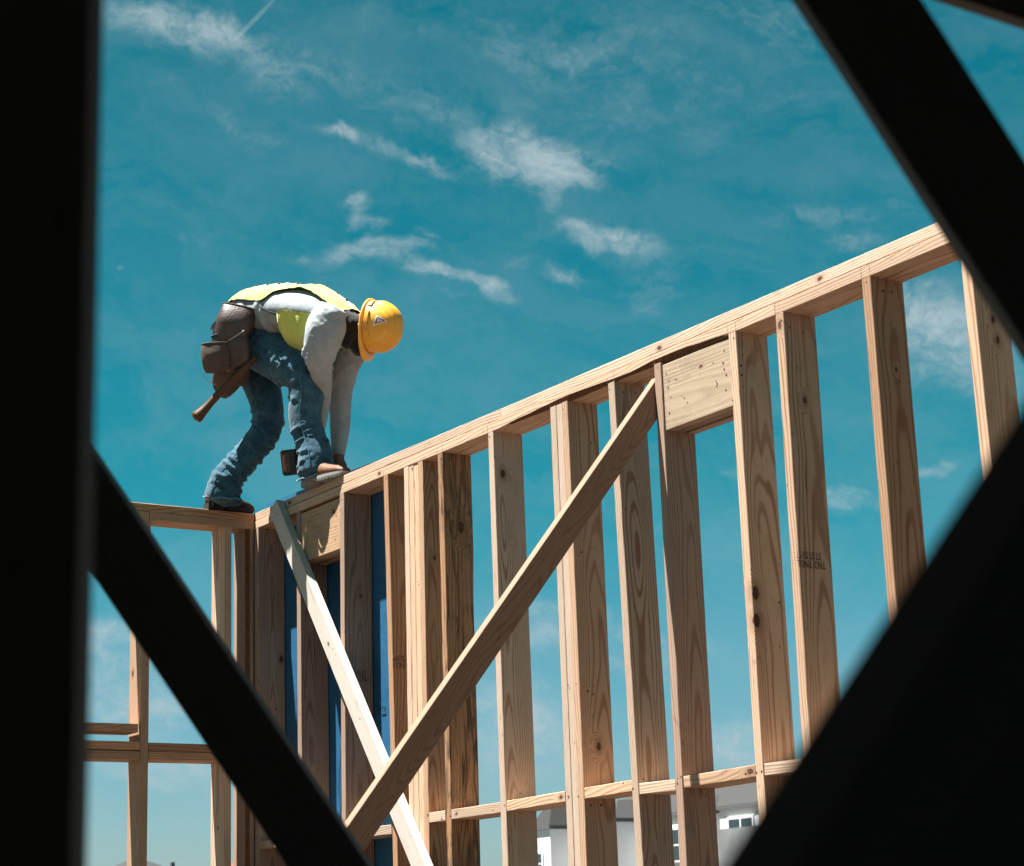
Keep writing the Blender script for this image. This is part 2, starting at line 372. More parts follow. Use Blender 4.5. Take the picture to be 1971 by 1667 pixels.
studs['c'] = stud('stud', -4.898, M['pine'], -.004, k1=(.019, -.055, 2.02), k2=(.019, -.058, 1.93), ks=1.3)
studs['b'] = stud('stud', -4.657, M['pine'], -.04, bow=(.004, 0), k1=(-.0, -.07, 2.87), k2=(.019, .0, 2.62), ks=.7)
studs['a'] = stud('stud', -4.249, M['pine_red'], .016, bow=(-.008, 0), k1=(.019, .01, 2.62), ks=.4)
studs['z'] = stud('stud', -3.838, M['pine'], 0, bow=(.01, 0), k1=(.019, .0, 2.66), k2=(.019, .01, 2.60), ks=.7)
for xx in (-3.43, -3.02, -2.61): stud('stud', xx, M['pine'], 0)
XE = -2.55
# plates: two courses
def plate(name, x0, x1, z0, mat, y=Y0, **kw):
    return board(name, (x0, y + PD / 2, z0 + PT / 2), (x1, y + PD / 2, z0 + PT / 2), (0, 0, -1), PT, PD, mat, wall, **kw)
# local x = down, local y = +Y (za=+X, xa=-Z -> ya = X x -Z = +Y)
wlo = lambda t: max(0.0, .020 * math.exp(-((t - .70) / .085) ** 2) + .018 * math.exp(-((t - .86) / .06) ** 2))
plate('lower_top_plate', -8.615, -4.659, ZB, M['pine'], seg=60, wane={1: wlo}, k1=(0, -.07, 1.35), bark=M['bark'])
plate('lower_top_plate', -4.6565, XE, ZB, M['pine'], seg=20)
plate('upper_top_plate', -8.615, -6.30, ZB + PT + .003, M['pine'], y=Y0 + .004, seg=40, bow=(-.002, 0), k1=(.0, -.07, .42), k2=(0, -.07, .5))
plate('upper_top_plate', -6.298, XE, ZB + PT + .002, M['pine'], y=Y0 + .003, seg=40, bow=(-.0015, 0), k1=(.005, -.07, 1.02), k2=(0.0, -.07, 1.86))
plate('bottom_plate', -8.615, XE, 0, M['pine'], seg=20)
def hdr(x0, x1, z0, z1, k1, tilt=0, k2=None):
    for i, yy in enumerate((Y0 + .006, Y0 + .006 + .0385, Y0 + .1)):
        board('header', (x0, yy + PT / 2, (z0 + z1) / 2), (x1, yy + PT / 2, (z0 + z1) / 2), (0, 1, 0), PT, z1 - z0, M['header'] if i == 0 else M['pine_grey'], wall, seg=4, k1=k1 if i == 0 else None, k2=k2 if i == 0 else None)
hdr(-8.004, -7.6235, H + 1.702, H + 1.934, (-.019, .062, .315))
hdr(-5.269, -4.9005, H + 1.699, H + 1.936, (-.019, .06, .21))
# blocks between studs
def block(x0, x1, z0, z1, mat='pine', k1=None, y=Y0 + .002):
    return board('block', (x0, y + PD / 2, H + z0 + PT / 2), (x1, y + PD / 2, H + z1 + PT / 2), (0, 0, -1), PT, PD, M[mat], wall, seg=4, k1=k1)
block(-6.917, -6.794, .455, .456); block(-6.751, -6.393, .456, .459, k1=(0, -.07, .04))
block(-6.351, -5.965, .461, .468, k1=(0, -.07, .36)); block(-5.843, -5.560, .470, .475); block(-5.518, -5.318, .460, .457, k1=(0, -.03, .2))
block(-5.272, -4.903, .463, .470, k1=(0, -.07, .345)); block(-4.858, -4.680, .469, .469); block(-4.636, -4.243, .47, .47)
block(-7.600, -7.219, .428, .428); block(-8.003, -7.645, .43, .43); block(-8.433, -8.046, .43, .43); block(-4.200, -3.84, .47, .47); block(-3.798, -3.432, .47, .47)
# nails and stamps
YF = Y0 - .0005
def on_y(px, py, Y): d = P(px, py, 1.0) - Vector((0, 0, H)); return d * (Y / d.y) + Vector((0, 0, H))
def on_x(px, py, X): d = P(px, py, 1.0) - Vector((0, 0, H)); return d * (X / d.x) + Vector((0, 0, H))
h2 = [(526, 457), (592, 441), (520, 520), (544, 611), (670, 617), (701, 659), (531, 760), (944, 287), (1038, 288), (1048, 172), (1048, 348), (1068, 400), (972, 459), (982, 482), (978, 505), (1064, 543), (500, 390)]
discs('nail_holes', [on_y(1180 + x / 4.9, 640 + y / 4.9, Y0 + .0058) for x, y in h2], (0, -1, 0), .0035, M['nail'], wall)
h1 = [(462, 541), (530, 584), (470, 716), (624, 743), (727, 799), (815, 408), (818, 520), (815, 632), (770, 450), (808, 770), (740, 390)]
discs('nail_holes', [on_y(500 + x / 5.557, 900 + y / 5.557, Y0 + .0058) for x, y in h1], (0, -1, 0), .0032, M['nail'], wall)
discs('nail_holes', [on_y(1180 + x / 4.9 , 640 + y / 4.9, Y0) + Vector((0, -.0004, 0)) for x, y in ((1130, 640),)] +
      [on_y(x, y, Y0) + Vector((0, -.0004, 0)) for x, y in ((850, 1576), (867, 1571), (1094, 1533), (1113, 1533), (1218, 1518), (1217, 1544), (1311, 1495), (1304, 1508), (1456, 1487), (971, 1550), (1109, 1316), (1094, 1319), (804, 1120), (824, 1310), (823, 1568))], (0, -1, 0), .0032, M['nail'], wall)
def on_stud_side(px, py, xs): return on_x(px, py, xs) + Vector((.0004, 0, 0))
LEAN = {'c': (-4.898, -.004, 0), 'f2': (-5.8844, 0, .002), 'g': (-6.397, .012, 0), 's2': (-7.622, -.04, 0), 's3': (-7.231, .03, .006), 'b': (-4.657, -.04, .004), 'corner': (-8.474, 0, 0), 'd': (-5.311, -.008, 0), 'a': (-4.249, .016, -.008), 'e': (-5.587, .055, 0)}
def side_pt(st, px, py):
    xt, ln, bw = LEAN[st]; x = xt + PT
    for _ in range(4):
        p = on_x(px, py, x); f_ = max(0, min(1, (p.z - PT) / (ZB - PT))); x = xt + PT + ln * (1 - f_) + bw * math.sin(math.pi * f_)
    return on_x(px, py, x) + Vector((.0006, 0, 0))
for st, pts in (('c', [(1429, 684), (1426, 704), (1428, 722), (1430, 745), (1435, 1490), (1500, 1160)]), ('f2', [(1114, 831), (1138, 852), (1119, 1063), (1139, 1055), (1137, 1550), (1157, 1550), (1131, 1330), (1142, 1336)]), ('g', [(982, 1552), (1000, 1545), (1001, 1527)]),
                ('s2', [(668, 1002), (691, 1002), (682, 1040), (690, 1493), (696, 1488)]), ('s3', [(775, 1010), (776, 1410)]), ('b', [(1520, 630), (1545, 640)]), ('a', [(1731, 735), (1700, 560), (1716, 562)]), ('e', [(1200, 1508), (1238, 1500), (1200, 755), (1222, 757)]), ('corner', [(503, 1155), (498, 1310), (530, 1365)])):
    discs('nail_holes', [side_pt(st, px, py) for px, py in pts], (1, 0, 0), .0036, M['nail'], wall)
def stamp(st, px, py, body, size, squash=1.0):
    text_obj('grade_stamp', body, size, side_pt(st, px, py) + Vector((.0012, 0, 0)), (0, 1, 0), (0, 0, 1), M['ink'], studs[st], extrude=.0003, squash=squash)
stamp('b', 1533, 1074, 'LS LS LS LS\nTON.L CN.L', .034, .66)
stamp('s3', 755, 1272, "A-S IS\nE ON.1", .034, .72)
stamp('s2', 685, 1299, "AS JS\nTON.1", .033, .72)
stamp('corner', 502, 1632, 'i  u u', .05, .9)
# toe nails and heads at the stud tops, pencil marks on the plates
rn = random.Random(4)
tops = []
for x_, z_ in ((-8.043, 0), (-7.622, 0), (-7.231, 0), (-7.0, 0), (-6.782, 0), (-6.397, 0), (-5.9, 0), (-5.587, 0), (-5.311, 0), (-4.898, 0), (-4.657, 0), (-4.249, 0), (-3.838, 0)):
    tops.append((x_ + rn.uniform(.008, .03), Y0 - .0002, ZB - rn.uniform(.012, .03)))
    if rn.random() < .6: tops.append((x_ + rn.uniform(.008, .03), Y0 - .0002, H + .47 + rn.uniform(-.01, .03)))
discs('nail_heads', tops, (0, -1, 0), .003, M['nail'], wall)
pm_v = []; pm_f = []
for x_ in (-8.04, -7.62, -7.23, -6.78, -6.74, -6.40, -6.36, -5.96, -5.59, -5.55, -4.90, -4.86, -4.25, -4.21, -5.31):
    k_ = len(pm_v); y_ = Y0 - .0004; h_ = rn.uniform(.02, .036); d_ = rn.uniform(-.003, .003)
    pm_v += [(x_, y_, ZB + .001), (x_ + .0014, y_, ZB + .001), (x_ + .0014 + d_, y_, ZB + h_), (x_ + d_, y_, ZB + h_)]; pm_f.append((k_, k_ + 1, k_ + 2, k_ + 3))
pm = mesh_obj('pencil_marks', pm_v, pm_f, M['ink'], wall); pm['kind'] = 'stuff'

# blue sheathing with house wrap on the outer side of the wall
def wrap_mat():
    m, t, b = new_mat('house_wrap')
    co = t.new('ShaderNodeTexCoord').outputs['Object']
    c = t.mix(t.noise(co, 9, 5, .6), rgb(.010, .075, .16), rgb(.02, .115, .22))
    t.l.new(c, b.inputs['Base Color']); b.inputs['Roughness'].default_value = .5
    bp = t.new('ShaderNodeBump'); bp.inputs['Strength'].default_value = .5; bp.inputs['Distance'].default_value = .01
    t.l.new(t.noise(co, 5, 4, .6, .5), bp.inputs['Height']); t.l.new(bp.outputs[0], b.inputs['Normal'])
    return m
M['wrap'] = wrap_mat(); M['wrap_ink'] = plain('wrap_print', (.02, .09, .17), .6)
def wrap_panel():
    nx, nz = 60, 60; verts = []; faces = []
    x0, x1 = -8.63, -7.19
    for s_ in (0, 1):
        for i in range(nx + 1):
            for j in range(nz + 1):
                x = x0 + (x1 - x0) * i / nx; zt = H + (2.118 - .026 * i / nx); z = .0 + (zt) * j / nz
                y = Y0 + PD + .004 + .0022 * noise.noise(Vector((x * 3, z * 2, 0))) + s_ * .011
                verts.append((x, y, z))
    N = (nx + 1) * (nz + 1)
    for i in range(nx):
        for j in range(nz):
            a = i * (nz + 1) + j; faces.append((a, a + nz + 1, a + nz + 2, a + 1)); faces.append((N + a, N + a + 1, N + a + nz + 2, N + a + nz + 1))
    for i in range(nx):
        a = i * (nz + 1) + nz; faces.append((a, a + nz + 1, N + a + nz + 1, N + a)); a = i * (nz + 1); faces.append((a, N + a, N + a + nz + 1, a + nz + 1))
    for j in range(nz):
        a = j; faces.append((a, a + 1, N + a + 1, N + a)); a = nx * (nz + 1) + j; faces.append((a, N + a, N + a + 1, a + 1))
    o = mesh_obj('sheathing', verts, faces, M['wrap'], wall, smooth=False)
    o['label'] = 'blue house wrap behind the studs near the corner'
    return o
sheath = wrap_panel()
p = on_y(718, 1378, Y0 + PD)
text_obj('wrap_lettering', 'Na', .095, (p.x, Y0 + PD + .0005, p.z), (1, 0, 0), (0, 0, 1), M['wrap_ink'], sheath, squash=.95)

# ------------------------------------------------------------------ the short wall on the left
wall2 = empty('framed_wall', (X0, 2.0, 0), label='timber stud wall on the left with a doubled sill, meeting the long wall at the corner', cat='framed wall')
def stud2(y_left, mat, z0=PT, z1=ZB, **kw):
    # local x along +Y(width), local y = depth
    return board('stud', (X0 - PD / 2, y_left + PT / 2, z0), (X0 - PD / 2, y_left + PT / 2, z1), (0, 1, 0), PT, PD, mat, wall2, **kw)
stud2(3.625, M['pine_red'], k1=(-.019, .03, 2.2)); stud2(4.040, M['pine'], z1=ZB, k1=(-.019, .0, 2.1), k2=(-.019, -.01, 1.5))
stud2(4.157, M['pine_grey'], wane={0: lambda t: .017 if t > .30 else .0}, bark=M['bark'])
for y in (3.22, 2.81, 2.4, 1.99, 1.58, 1.17): stud2(y, M['pine'])
def plate2(name, y0, y1, z0, mat, x=X0, **kw):
    return board(name, (x - PD / 2, y0, z0 + PT / 2), (x - PD / 2, y1, z0 + PT / 2), (0, 0, -1), PT, PD, mat, wall2, **kw)
plate2('upper_top_plate', 1.0, 4.197, ZB + PT + .001, M['pine_red'], seg=30)
plate2('lower_top_plate', 3.656, 4.197, ZB, M['pine_red'], seg=10, k1=(0, .07, .2)); plate2('lower_top_plate', 1.0, 3.653, ZB, M['pine_red'], seg=20)
plate2('bottom_plate', 1.0, 4.197, 0, M['pine'])
for z in (.834, .874): plate2('sill', 3.665, 4.037, H + z, M['pine_red'], seg=5)
for z in (.834, .877): plate2('sill', 3.260, 3.622, H + z, M['pine_red'], seg=5)
plate2('loose_plate', 3.260, 3.612, H + .957, M['pine_red'], seg=5)

# ------------------------------------------------------------------ diagonal braces
b1a = Vector((-8.215 + .0445 * .8055, Y0 - .0195, H + 1.940 + .0445 * .592)); b1d = Vector((.592, 0, -.8055))
b1 = board('diagonal_brace', b1a + b1d * -.045, b1a + b1d * 3.7, (0, 1, 0), PT, .089, M['pine_white'], None, seg=20, k1=(-.019, .0, .9), k2=(5., .01, 1.2))
tag(b1, 'pale white timber brace slanting down to the right from the corner, behind the longer brace', 'brace')
# brace 2 leaves the wall at right angles, down to the floor
dd = Vector((0, -1.222, -1.501)).normalized(); nn = Vector((0, -1.501, 1.222)).normalized()
top = Vector((-5.331, 4.2, H + 1.886)); topc = top - nn * .0445
L2 = (topc.z - .03) / -dd.z
b2 = board('diagonal_brace', topc - dd * .05, topc + dd * L2, (1, 0, 0), PT, .089, M['brace'], None, seg=20, k1=(6., 0, 0), k2=(6., 0, 0))
tag(b2, 'long brown timber brace running down to the left from the second header, across the front', 'brace')
discs('nail_heads', [on_y(500 + x / 5.557, 900 + y / 5.557, Y0 - PT) + Vector((0, -.0004, 0)) for x, y in ((183, 482), (200, 500), (168, 517), (152, 543))] + [on_y(x, y, Y0 - PT) + Vector((0, -.0004, 0)) for x, y in ((570, 1105), (548, 1047), (641, 1249), (693, 1384), (791, 1609), (597, 1200))], (0, -1, 0), .0035, M['nail'], b1)
#--PART2--

# ------------------------------------------------------------------ unseen enclosure, added to keep daylight off the near boards
FH = Vector((AF.x, AF.y, 0)).normalized(); RH = Vector((-FH.y * -1, FH.x * -1, 0)); RH = Vector((FH.y, -FH.x, 0))
M['enclosure_lining'] = plain('added_pale_lining', (.46, .46, .44), .9, var=.3, scale=3)  # lining of the added enclosure, kept pale to bounce some light inside
M['shade_wood'] = wood('shade_darkened_lumber', (.115, .105, .095), (.08, .072, .062), contrast=.8)  # lumber colour darkened to stand in for shade
def slab(name, f0, f1, r0, r1, z0, z1, mat):
    vs = [FH * f + RH * r + Vector((0, 0, z)) for z in (z0, z1) for f, r in ((f0, r0), (f1, r0), (f1, r1), (f0, r1))]
    return tag(mesh_obj(name, vs, [(0, 1, 2, 3), (7, 6, 5, 4), (0, 4, 5, 1), (1, 5, 6, 2), (2, 6, 7, 3), (3, 7, 4, 0)], mat), kind='structure')
slab('added_ceiling', -2.6, 2.95, -2.4, 2.4, 2.78, 2.9, M['enclosure_lining'])
slab('added_wall_back', -2.6, -2.5, -2.3, 2.3, .005, 2.775, M['enclosure_lining'])
slab('added_wall_left', -2.6, 2.9, -2.4, -2.305, .005, 2.775, M['enclosure_lining'])
slab('added_wall_right', -2.6, 2.9, 2.305, 2.4, .005, 2.775, M['enclosure_lining'])
slab('added_floor_sheet', -2.49, 2.7, -2.3, 2.3, .004, .012, M['enclosure_lining'])  # added pale sheet, bounces light up inside the enclosure
def fg(name, a, b, w, th, label, xdir=None, roll=0.0, cat='timber', **kw):
    za = (b - a).normalized()
    def reach(p, d_):      # run on until the board meets the floor or the added enclosure
        t_ = 9.0
        for comp, lo, hi in ((Vector((0, 0, 1)), .06, 2.73), (RH, -2.25, 2.25)):
            v = d_.dot(comp); c0 = p.dot(comp)
            if abs(v) > 1e-6: t_ = min(t_, ((hi if v > 0 else lo) - c0) / v)
        return p + d_ * max(0.0, t_)
    mid_ = (a + b) / 2; a = reach(mid_, -za); b = reach(mid_, za); nrm = Vector(AF); nrm = (nrm - za * nrm.dot(za)).normalized()
    side = za.cross(nrm); q = Matrix.Rotation(roll, 3, za); xa = q @ side
    return tag(board(name, a, b, xa, w, th, M['shade_wood'], None, seg=16, **kw), label, cat)
# upright at the left, so near that only its right part is in view
pe = P(177, 833, 1.02); ctr = pe - RH * .072
board_post = tag(board('stud_post', (ctr.x, ctr.y, .012), (ctr.x, ctr.y, 2.775), RH, .14, .038, M['shade_wood'], None, seg=16), 'dark out-of-focus upright filling the left edge of the picture', 'timber')
def mid(l, r, f): return tuple(a + (b - a) * f for a, b in zip(l, r))
# lower left diagonal
dA = 2.62
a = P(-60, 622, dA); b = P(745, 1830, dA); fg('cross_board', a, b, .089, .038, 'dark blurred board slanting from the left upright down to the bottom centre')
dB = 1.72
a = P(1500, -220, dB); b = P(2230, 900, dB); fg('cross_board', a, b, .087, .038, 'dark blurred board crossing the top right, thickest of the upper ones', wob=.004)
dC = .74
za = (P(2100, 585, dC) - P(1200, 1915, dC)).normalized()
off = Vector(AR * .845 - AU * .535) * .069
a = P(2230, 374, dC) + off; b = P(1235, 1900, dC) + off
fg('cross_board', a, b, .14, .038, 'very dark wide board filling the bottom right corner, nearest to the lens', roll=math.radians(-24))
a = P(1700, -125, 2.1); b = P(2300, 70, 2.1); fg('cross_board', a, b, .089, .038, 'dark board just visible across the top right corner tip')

# ------------------------------------------------------------------ houses behind
M['stucco'] = plain('white_render', (.70, .70, .70), .85, var=.05, scale=.8)
M['trim'] = plain('grey_trim', (.09, .095, .10), .7)
def shingle(name, col):
    m, t, b = new_mat(name); co = t.new('ShaderNodeTexCoord').outputs['Object']
    n = t.noise(t.mapping(co, (3, 3, 9)), 2, 4, .7)
    c = t.mix(n, rgb(*[v * .6 for v in col]), rgb(*[v * 1.4 for v in col])); t.l.new(c, b.inputs['Base Color']); b.inputs['Roughness'].default_value = .9
    return m
M['shingle'] = shingle('roof_shingle', (.020, .0185, .0175)); M['shingle_dark'] = shingle('dark_shingle', (.020, .022, .025)); M['shingle_red'] = shingle('red_tile', (.12, .035, .025))
m, t, b = new_mat('window_glass'); b.inputs['Base Color'].default_value = rgb(.03, .045, .055); b.inputs['Roughness'].default_value = .08; b.inputs['Specular IOR Level'].default_value = .6; M['glass'] = m
M['stone'] = plain('stone_veneer', (.16, .165, .165), .9, var=.5, scale=2.2)
def box(name, x0, x1, y0, y1, z0, z1, mat, parent=None):
    vs = [(x, y, z) for z in (z0, z1) for x, y in ((x0, y0), (x1, y0), (x1, y1), (x0, y1))]
    return mesh_obj(name, vs, [(3, 2, 1, 0), (4, 5, 6, 7), (0, 1, 5, 4), (1, 2, 6, 5), (2, 3, 7, 6), (3, 0, 4, 7)], mat, parent)
def hip(name, x0, x1, y0, y1, z0, rise, mat, parent, o=.35, th=.16):
    "hip roof with a soffit and a thick edge"
    x0 -= o; x1 += o; y0 -= o; y1 += o; hx = (x1 - x0) / 2; hy = (y1 - y0) / 2; k = min(hx, hy); zt = z0 + th
    vs = [(x0, y0, z0), (x1, y0, z0), (x1, y1, z0), (x0, y1, z0), (x0, y0, zt), (x1, y0, zt), (x1, y1, zt), (x0, y1, zt)]
    if hx > hy: vs += [(x0 + k, y0 + hy, zt + rise), (x1 - k, y0 + hy, zt + rise)]; fs = [(4, 5, 9, 8), (5, 6, 9), (6, 7, 8, 9), (7, 4, 8)]
    else: vs += [(x0 + hx, y0 + k, zt + rise), (x0 + hx, y1 - k, zt + rise)]; fs = [(4, 5, 8), (5, 6, 9, 8), (6, 7, 9), (7, 4, 8, 9)]
    fs = fs + [(3, 2, 1, 0), (0, 1, 5, 4), (1, 2, 6, 5), (2, 3, 7, 6), (3, 0, 4, 7)]
    return mesh_obj(name, vs, fs, [mat, M['trim']], parent, mi=[0] * 4 + [1] * 5)
def window(x0, x1, z0, z1, y, parent, cols=2, rows=2):
    w = box('window', x0, x1, y - .06, y + .02, z0, z1, M['stucco'], parent)
    cw = (x1 - x0 - .08) / cols; ch = (z1 - z0 - .08) / rows
    for i in range(cols):
        for j in range(rows):
            box('pane', x0 + .04 + i * cw + .035, x0 + .04 + (i + 1) * cw - .035, y - .066, y - .056, z0 + .04 + j * ch + .035, z0 + .04 + (j + 1) * ch - .035, M['glass'], w)
th = empty('townhouse', (-60, 48, -.2), label='white rendered townhouse with grey hip roofs seen low between the studs', cat='house')
YB = 46.3
box('wall', -66.1, -46, YB, 54, -.2, H + 4.12, M['stucco'], th)
bays = ((-66.15, -65.0, 45.0, 1.55), (-62.3, -60.7, 45.0, 1.0), (-58.9, -55.9, 45.3, .9), (-54.55, -50.0, 45.0, .55))
for x0, x1, yf, rs in bays:
    box('bay_wall', x0, x1, yf, YB + .3, -.19, H + 4.05, M['stucco'], th)
    hip('bay_roof', x0, x1, yf, YB + 2.2, H + 4.04, rs * .75, M['shingle'], th, .09, .14)
hip('roof', -66.2, -46, YB, 54, H + 4.16, 1.75, M['shingle'], th, .12, .14)
window(-57.75, -56.6, H + 2.4, H + 3.62, 45.3, th); window(-54.1, -52.7, H + 2.7, H + 3.75, 45.0, th, 2, 1); window(-66.0, -65.5, H + 2.3, H + 3.2, 45.0, th, 1, 2)
box('stone_base', -54.6, -49.9, 44.9, 45.3, -.19, H + 3.38, M['stone'], th)
h2_ = empty('house', (-77, 33, -.2), label='dark pitched roof of a far house peeping over the bottom edge at left', cat='house')
box('wall', -79.5, -75.4, 31.5, 35.5, -.2, H + 2.6, M['stucco'], h2_); hip('roof', -79.5, -75.4, 31.2, 34.7, H + 2.55, 1.0, M['shingle_dark'], h2_, .3, .08)
box('chimney', -76.9, -76.75, 34.25, 34.4, H + 2.7, H + 3.42, M['trim'], h2_)
h3_ = empty('house', (-79, 39.5, -.2), label='red tiled far house glimpsed beside the corner studs at the bottom left', cat='house')
box('wall', -80.5, -78.0, 38.3, 41.8, -.2, H + 3.1, M['stucco'], h3_); hip('roof', -80.5, -78.0, 38.3, 41.8, H + 3.05, .95, M['shingle_red'], h3_, .3, .08)

# ------------------------------------------------------------------ the carpenter
import numpy as np
def px2(px, py, d): return P(px, py, d)
def catmull(rows, n):
    rows = np.array(rows, float); m = len(rows); out = []
    ext = np.vstack([2 * rows[0] - rows[1], rows, 2 * rows[-1] - rows[-2]])
    for i in range(m - 1):
        p0, p1, p2, p3 = ext[i:i + 4]
        for k in range(n):
            t = k / n; out.append(.5 * ((2 * p1) + (-p0 + p2) * t + (2 * p0 - 5 * p1 + 4 * p2 - p3) * t * t + (-p0 + 3 * p1 - 3 * p2 + p3) * t ** 3))
    out.append(rows[-1]); return out
def rings(pts, n=5, ns=20, hint=None):
    """pts rows: px, py, depth, half width across the picture (px), half depth (px). gives list of rings with frames"""
    rows = []
    for px, py, d, hw, hd in pts:
        c = P(px, py, d); s = d / FPX; rows.append([c.x, c.y, c.z, hw * s, hd * s])
    sm = catmull(rows, n); C = [Vector(r[:3]) for r in sm]; out = []
    for i, r in enumerate(sm):
        T = (C[min(i + 1, len(C) - 1)] - C[max(i - 1, 0)]).normalized()
        L = -(hint if hint is not None else AF); L = (L - T * L.dot(T)).normalized(); D = T.cross(L)
        out.append((C[i], T, L, D, r[3], r[4]))
    return out
def tube_bm(bm, rg, ns=20, scale=1.0, cap=True):
    prev = None; first = None
    for (c, T, L, D, rw, rd) in rg:
        ring = [bm.verts.new(c + D * rw * scale * math.cos(2 * math.pi * k / ns) + L * rd * scale * math.sin(2 * math.pi * k / ns)) for k in range(ns)]
        if prev:
            for k in range(ns): bm.faces.new((prev[k], prev[(k + 1) % ns], ring[(k + 1) % ns], ring[k]))
        else: first = ring
        prev = ring
    if cap:
        for ring, (c, T, L, D, rw, rd), sg in ((first, rg[0], -1), (prev, rg[-1], 1)):
            v = bm.verts.new(c + T * sg * min(rw, rd) * scale * .35)
            for k in range(ns): bm.faces.new((ring[k], ring[(k + 1) % ns], v) if sg > 0 else (ring[(k + 1) % ns], ring[k], v))
def blob(bm, c, ax, ay, az, rx, ry, rz, nu=16, nv=10):
    vs = []
    for j in range(1, nv):
        th_ = math.pi * j / nv
        vs.append([bm.verts.new(c + ax * rx * math.sin(th_) * math.cos(2 * math.pi * i / nu) + ay * ry * math.sin(th_) * math.sin(2 * math.pi * i / nu) + az * rz * math.cos(th_)) for i in range(nu)])
    t_ = bm.verts.new(c + az * rz); b_ = bm.verts.new(c - az * rz)
    for i in range(nu):
        k = (i + 1) % nu; bm.faces.new((t_, vs[0][i], vs[0][k])); bm.faces.new((b_, vs[-1][k], vs[-1][i]))
        for j in range(nv - 2): bm.faces.new((vs[j][i], vs[j + 1][i], vs[j + 1][k], vs[j][k]))
def fuse(name, bm, voxel, smooth=4, mat=None, parent=None, sfac=.5):
    me = bpy.data.meshes.new(name); bmesh.ops.recalc_face_normals(bm, faces=bm.faces); bm.to_mesh(me); bm.free()
    o = bpy.data.objects.new(name + '_tmp', me); COL.objects.link(o)
    r = o.modifiers.new('r', 'REMESH'); r.mode = 'VOXEL'; r.voxel_size = voxel
    if smooth: s_ = o.modifiers.new('s', 'SMOOTH'); s_.factor = sfac; s_.iterations = smooth
    dg = bpy.context.evaluated_depsgraph_get(); dg.update(); me2 = bpy.data.meshes.new_from_object(o.evaluated_get(dg)); bpy.data.objects.remove(o)
    me2.materials.clear(); me2.materials.append(mat); me2.name = name; me2.polygons.foreach_set('use_smooth', [True] * len(me2.polygons))
    o = bpy.data.objects.new(name, me2); link(o)
    return attach(o, parent)
def wrinkle(o, tubes, fn, soft=1):
    "push the surface along its normal with folds laid out round each limb; fn(tube, s, angle, p)->metres"
    me = o.data; n = len(me.vertices); co = np.empty(n * 3); me.vertices.foreach_get('co', co); co = co.reshape(-1, 3)
    no = np.empty(n * 3); me.vertices.foreach_get('normal', no); no = no.reshape(-1, 3)
    best = np.full(n, 1e9); ti = np.zeros(n, int); si = np.zeros(n); ang = np.zeros(n)
    for k, rg in enumerate(tubes):
        arc = 0; 
        for i in range(len(rg) - 1):
            a_ = np.array(rg[i][0]); b_ = np.array(rg[i + 1][0]); ab = b_ - a_; l = np.linalg.norm(ab)
            t_ = np.clip(((co - a_) @ ab) / (l * l + 1e-12), 0, 1); q = co - (a_ + t_[:, None] * ab); dist = np.linalg.norm(q, axis=1) / (.5 * (rg[i][4] + rg[i][5]))
            w = dist < best; best[w] = dist[w]; ti[w] = k; si[w] = arc + t_[w] * l
            ang[w] = np.arctan2(q[w] @ np.array(rg[i][2]), q[w] @ np.array(rg[i][3])); arc += l
    dsp = np.array([fn(int(ti[i]), si[i], ang[i], co[i]) for i in range(n)])
    co2 = co + no * dsp[:, None]; me.vertices.foreach_set('co', co2.reshape(-1)); me.update()
    if soft:
        bm_ = bmesh.new(); bm_.from_mesh(me)
        for _ in range(soft): bmesh.ops.smooth_vert(bm_, verts=bm_.verts, factor=.5, use_axis_x=True, use_axis_y=True, use_axis_z=True)
        bm_.to_mesh(me); bm_.free()
def ridge(v): return 1 - min(1, abs(v) * 2.6)
def nz3(x, y, z): return noise.noise(Vector((x, y, z)))

def cloth_mat(name, col, col2, rough=.9, fine=900, fstr=.25, fold=None, foldscale=22):
    m, t, b = new_mat(name); co = t.new('ShaderNodeTexCoord').outputs['Object']
    n = t.noise(co, 20, 6, .68); c = t.mix(t.mr(n, .32, .72), rgb(*col), rgb(*col2))
    w = t.noise(co, fine, 2, .5); c = t.mix(t.mr(w, .3, .7, 0, fstr), c, rgb(*[v * .45 for v in col]))
    t.l.new(c, b.inputs['Base Color']); b.inputs['Roughness'].default_value = rough; b.inputs['Specular IOR Level'].default_value = .15
    b.inputs['Sheen Weight'].default_value = .15
    bp = t.new('ShaderNodeBump'); bp.inputs['Strength'].default_value = .5; bp.inputs['Distance'].default_value = .006
    t.l.new(t.noise(co, foldscale, 4, .6, .8), bp.inputs['Height']); t.l.new(bp.outputs[0], b.inputs['Normal'])
    return m
M['denim'] = cloth_mat('denim', (.010, .040, .062), (.058, .150, .205), fold=1, foldscale=30)
M['denim_pale'] = cloth_mat('denim_seam', (.16, .26, .32), (.10, .18, .23))
M['denim_seam2'] = cloth_mat('jeans_stitching', (.06, .13, .17), (.09, .17, .21))
M['shirt'] = cloth_mat('grey_jersey', (.26, .29, .305), (.34, .365, .375), foldscale=16, fstr=.3)
M['hivis'] = cloth_mat('hi_vis_mesh', (.48, .53, .10), (.58, .61, .16), foldscale=18, fstr=.2)
M['reflect'] = cloth_mat('reflective_tape', (.62, .64, .64), (.5, .52, .53))
M['black_cloth'] = cloth_mat('black_cloth', (.010, .010, .012), (.02, .018, .018), foldscale=24)
M['skin'] = plain('skin', (.13, .068, .046), .55, var=.12, scale=30)
M['leather'] = plain('worn_leather', (.052, .029, .023), .42, var=.5, scale=22, bump=.5, bscale=90, spec=.5)
M['suede'] = plain('suede_leather', (.088, .062, .048), .95, var=.5, scale=30, bump=.7, bscale=220)
M['boot_leather'] = plain('boot_leather', (.13, .052, .022), .6, var=.3, scale=25, bump=.4, bscale=120)
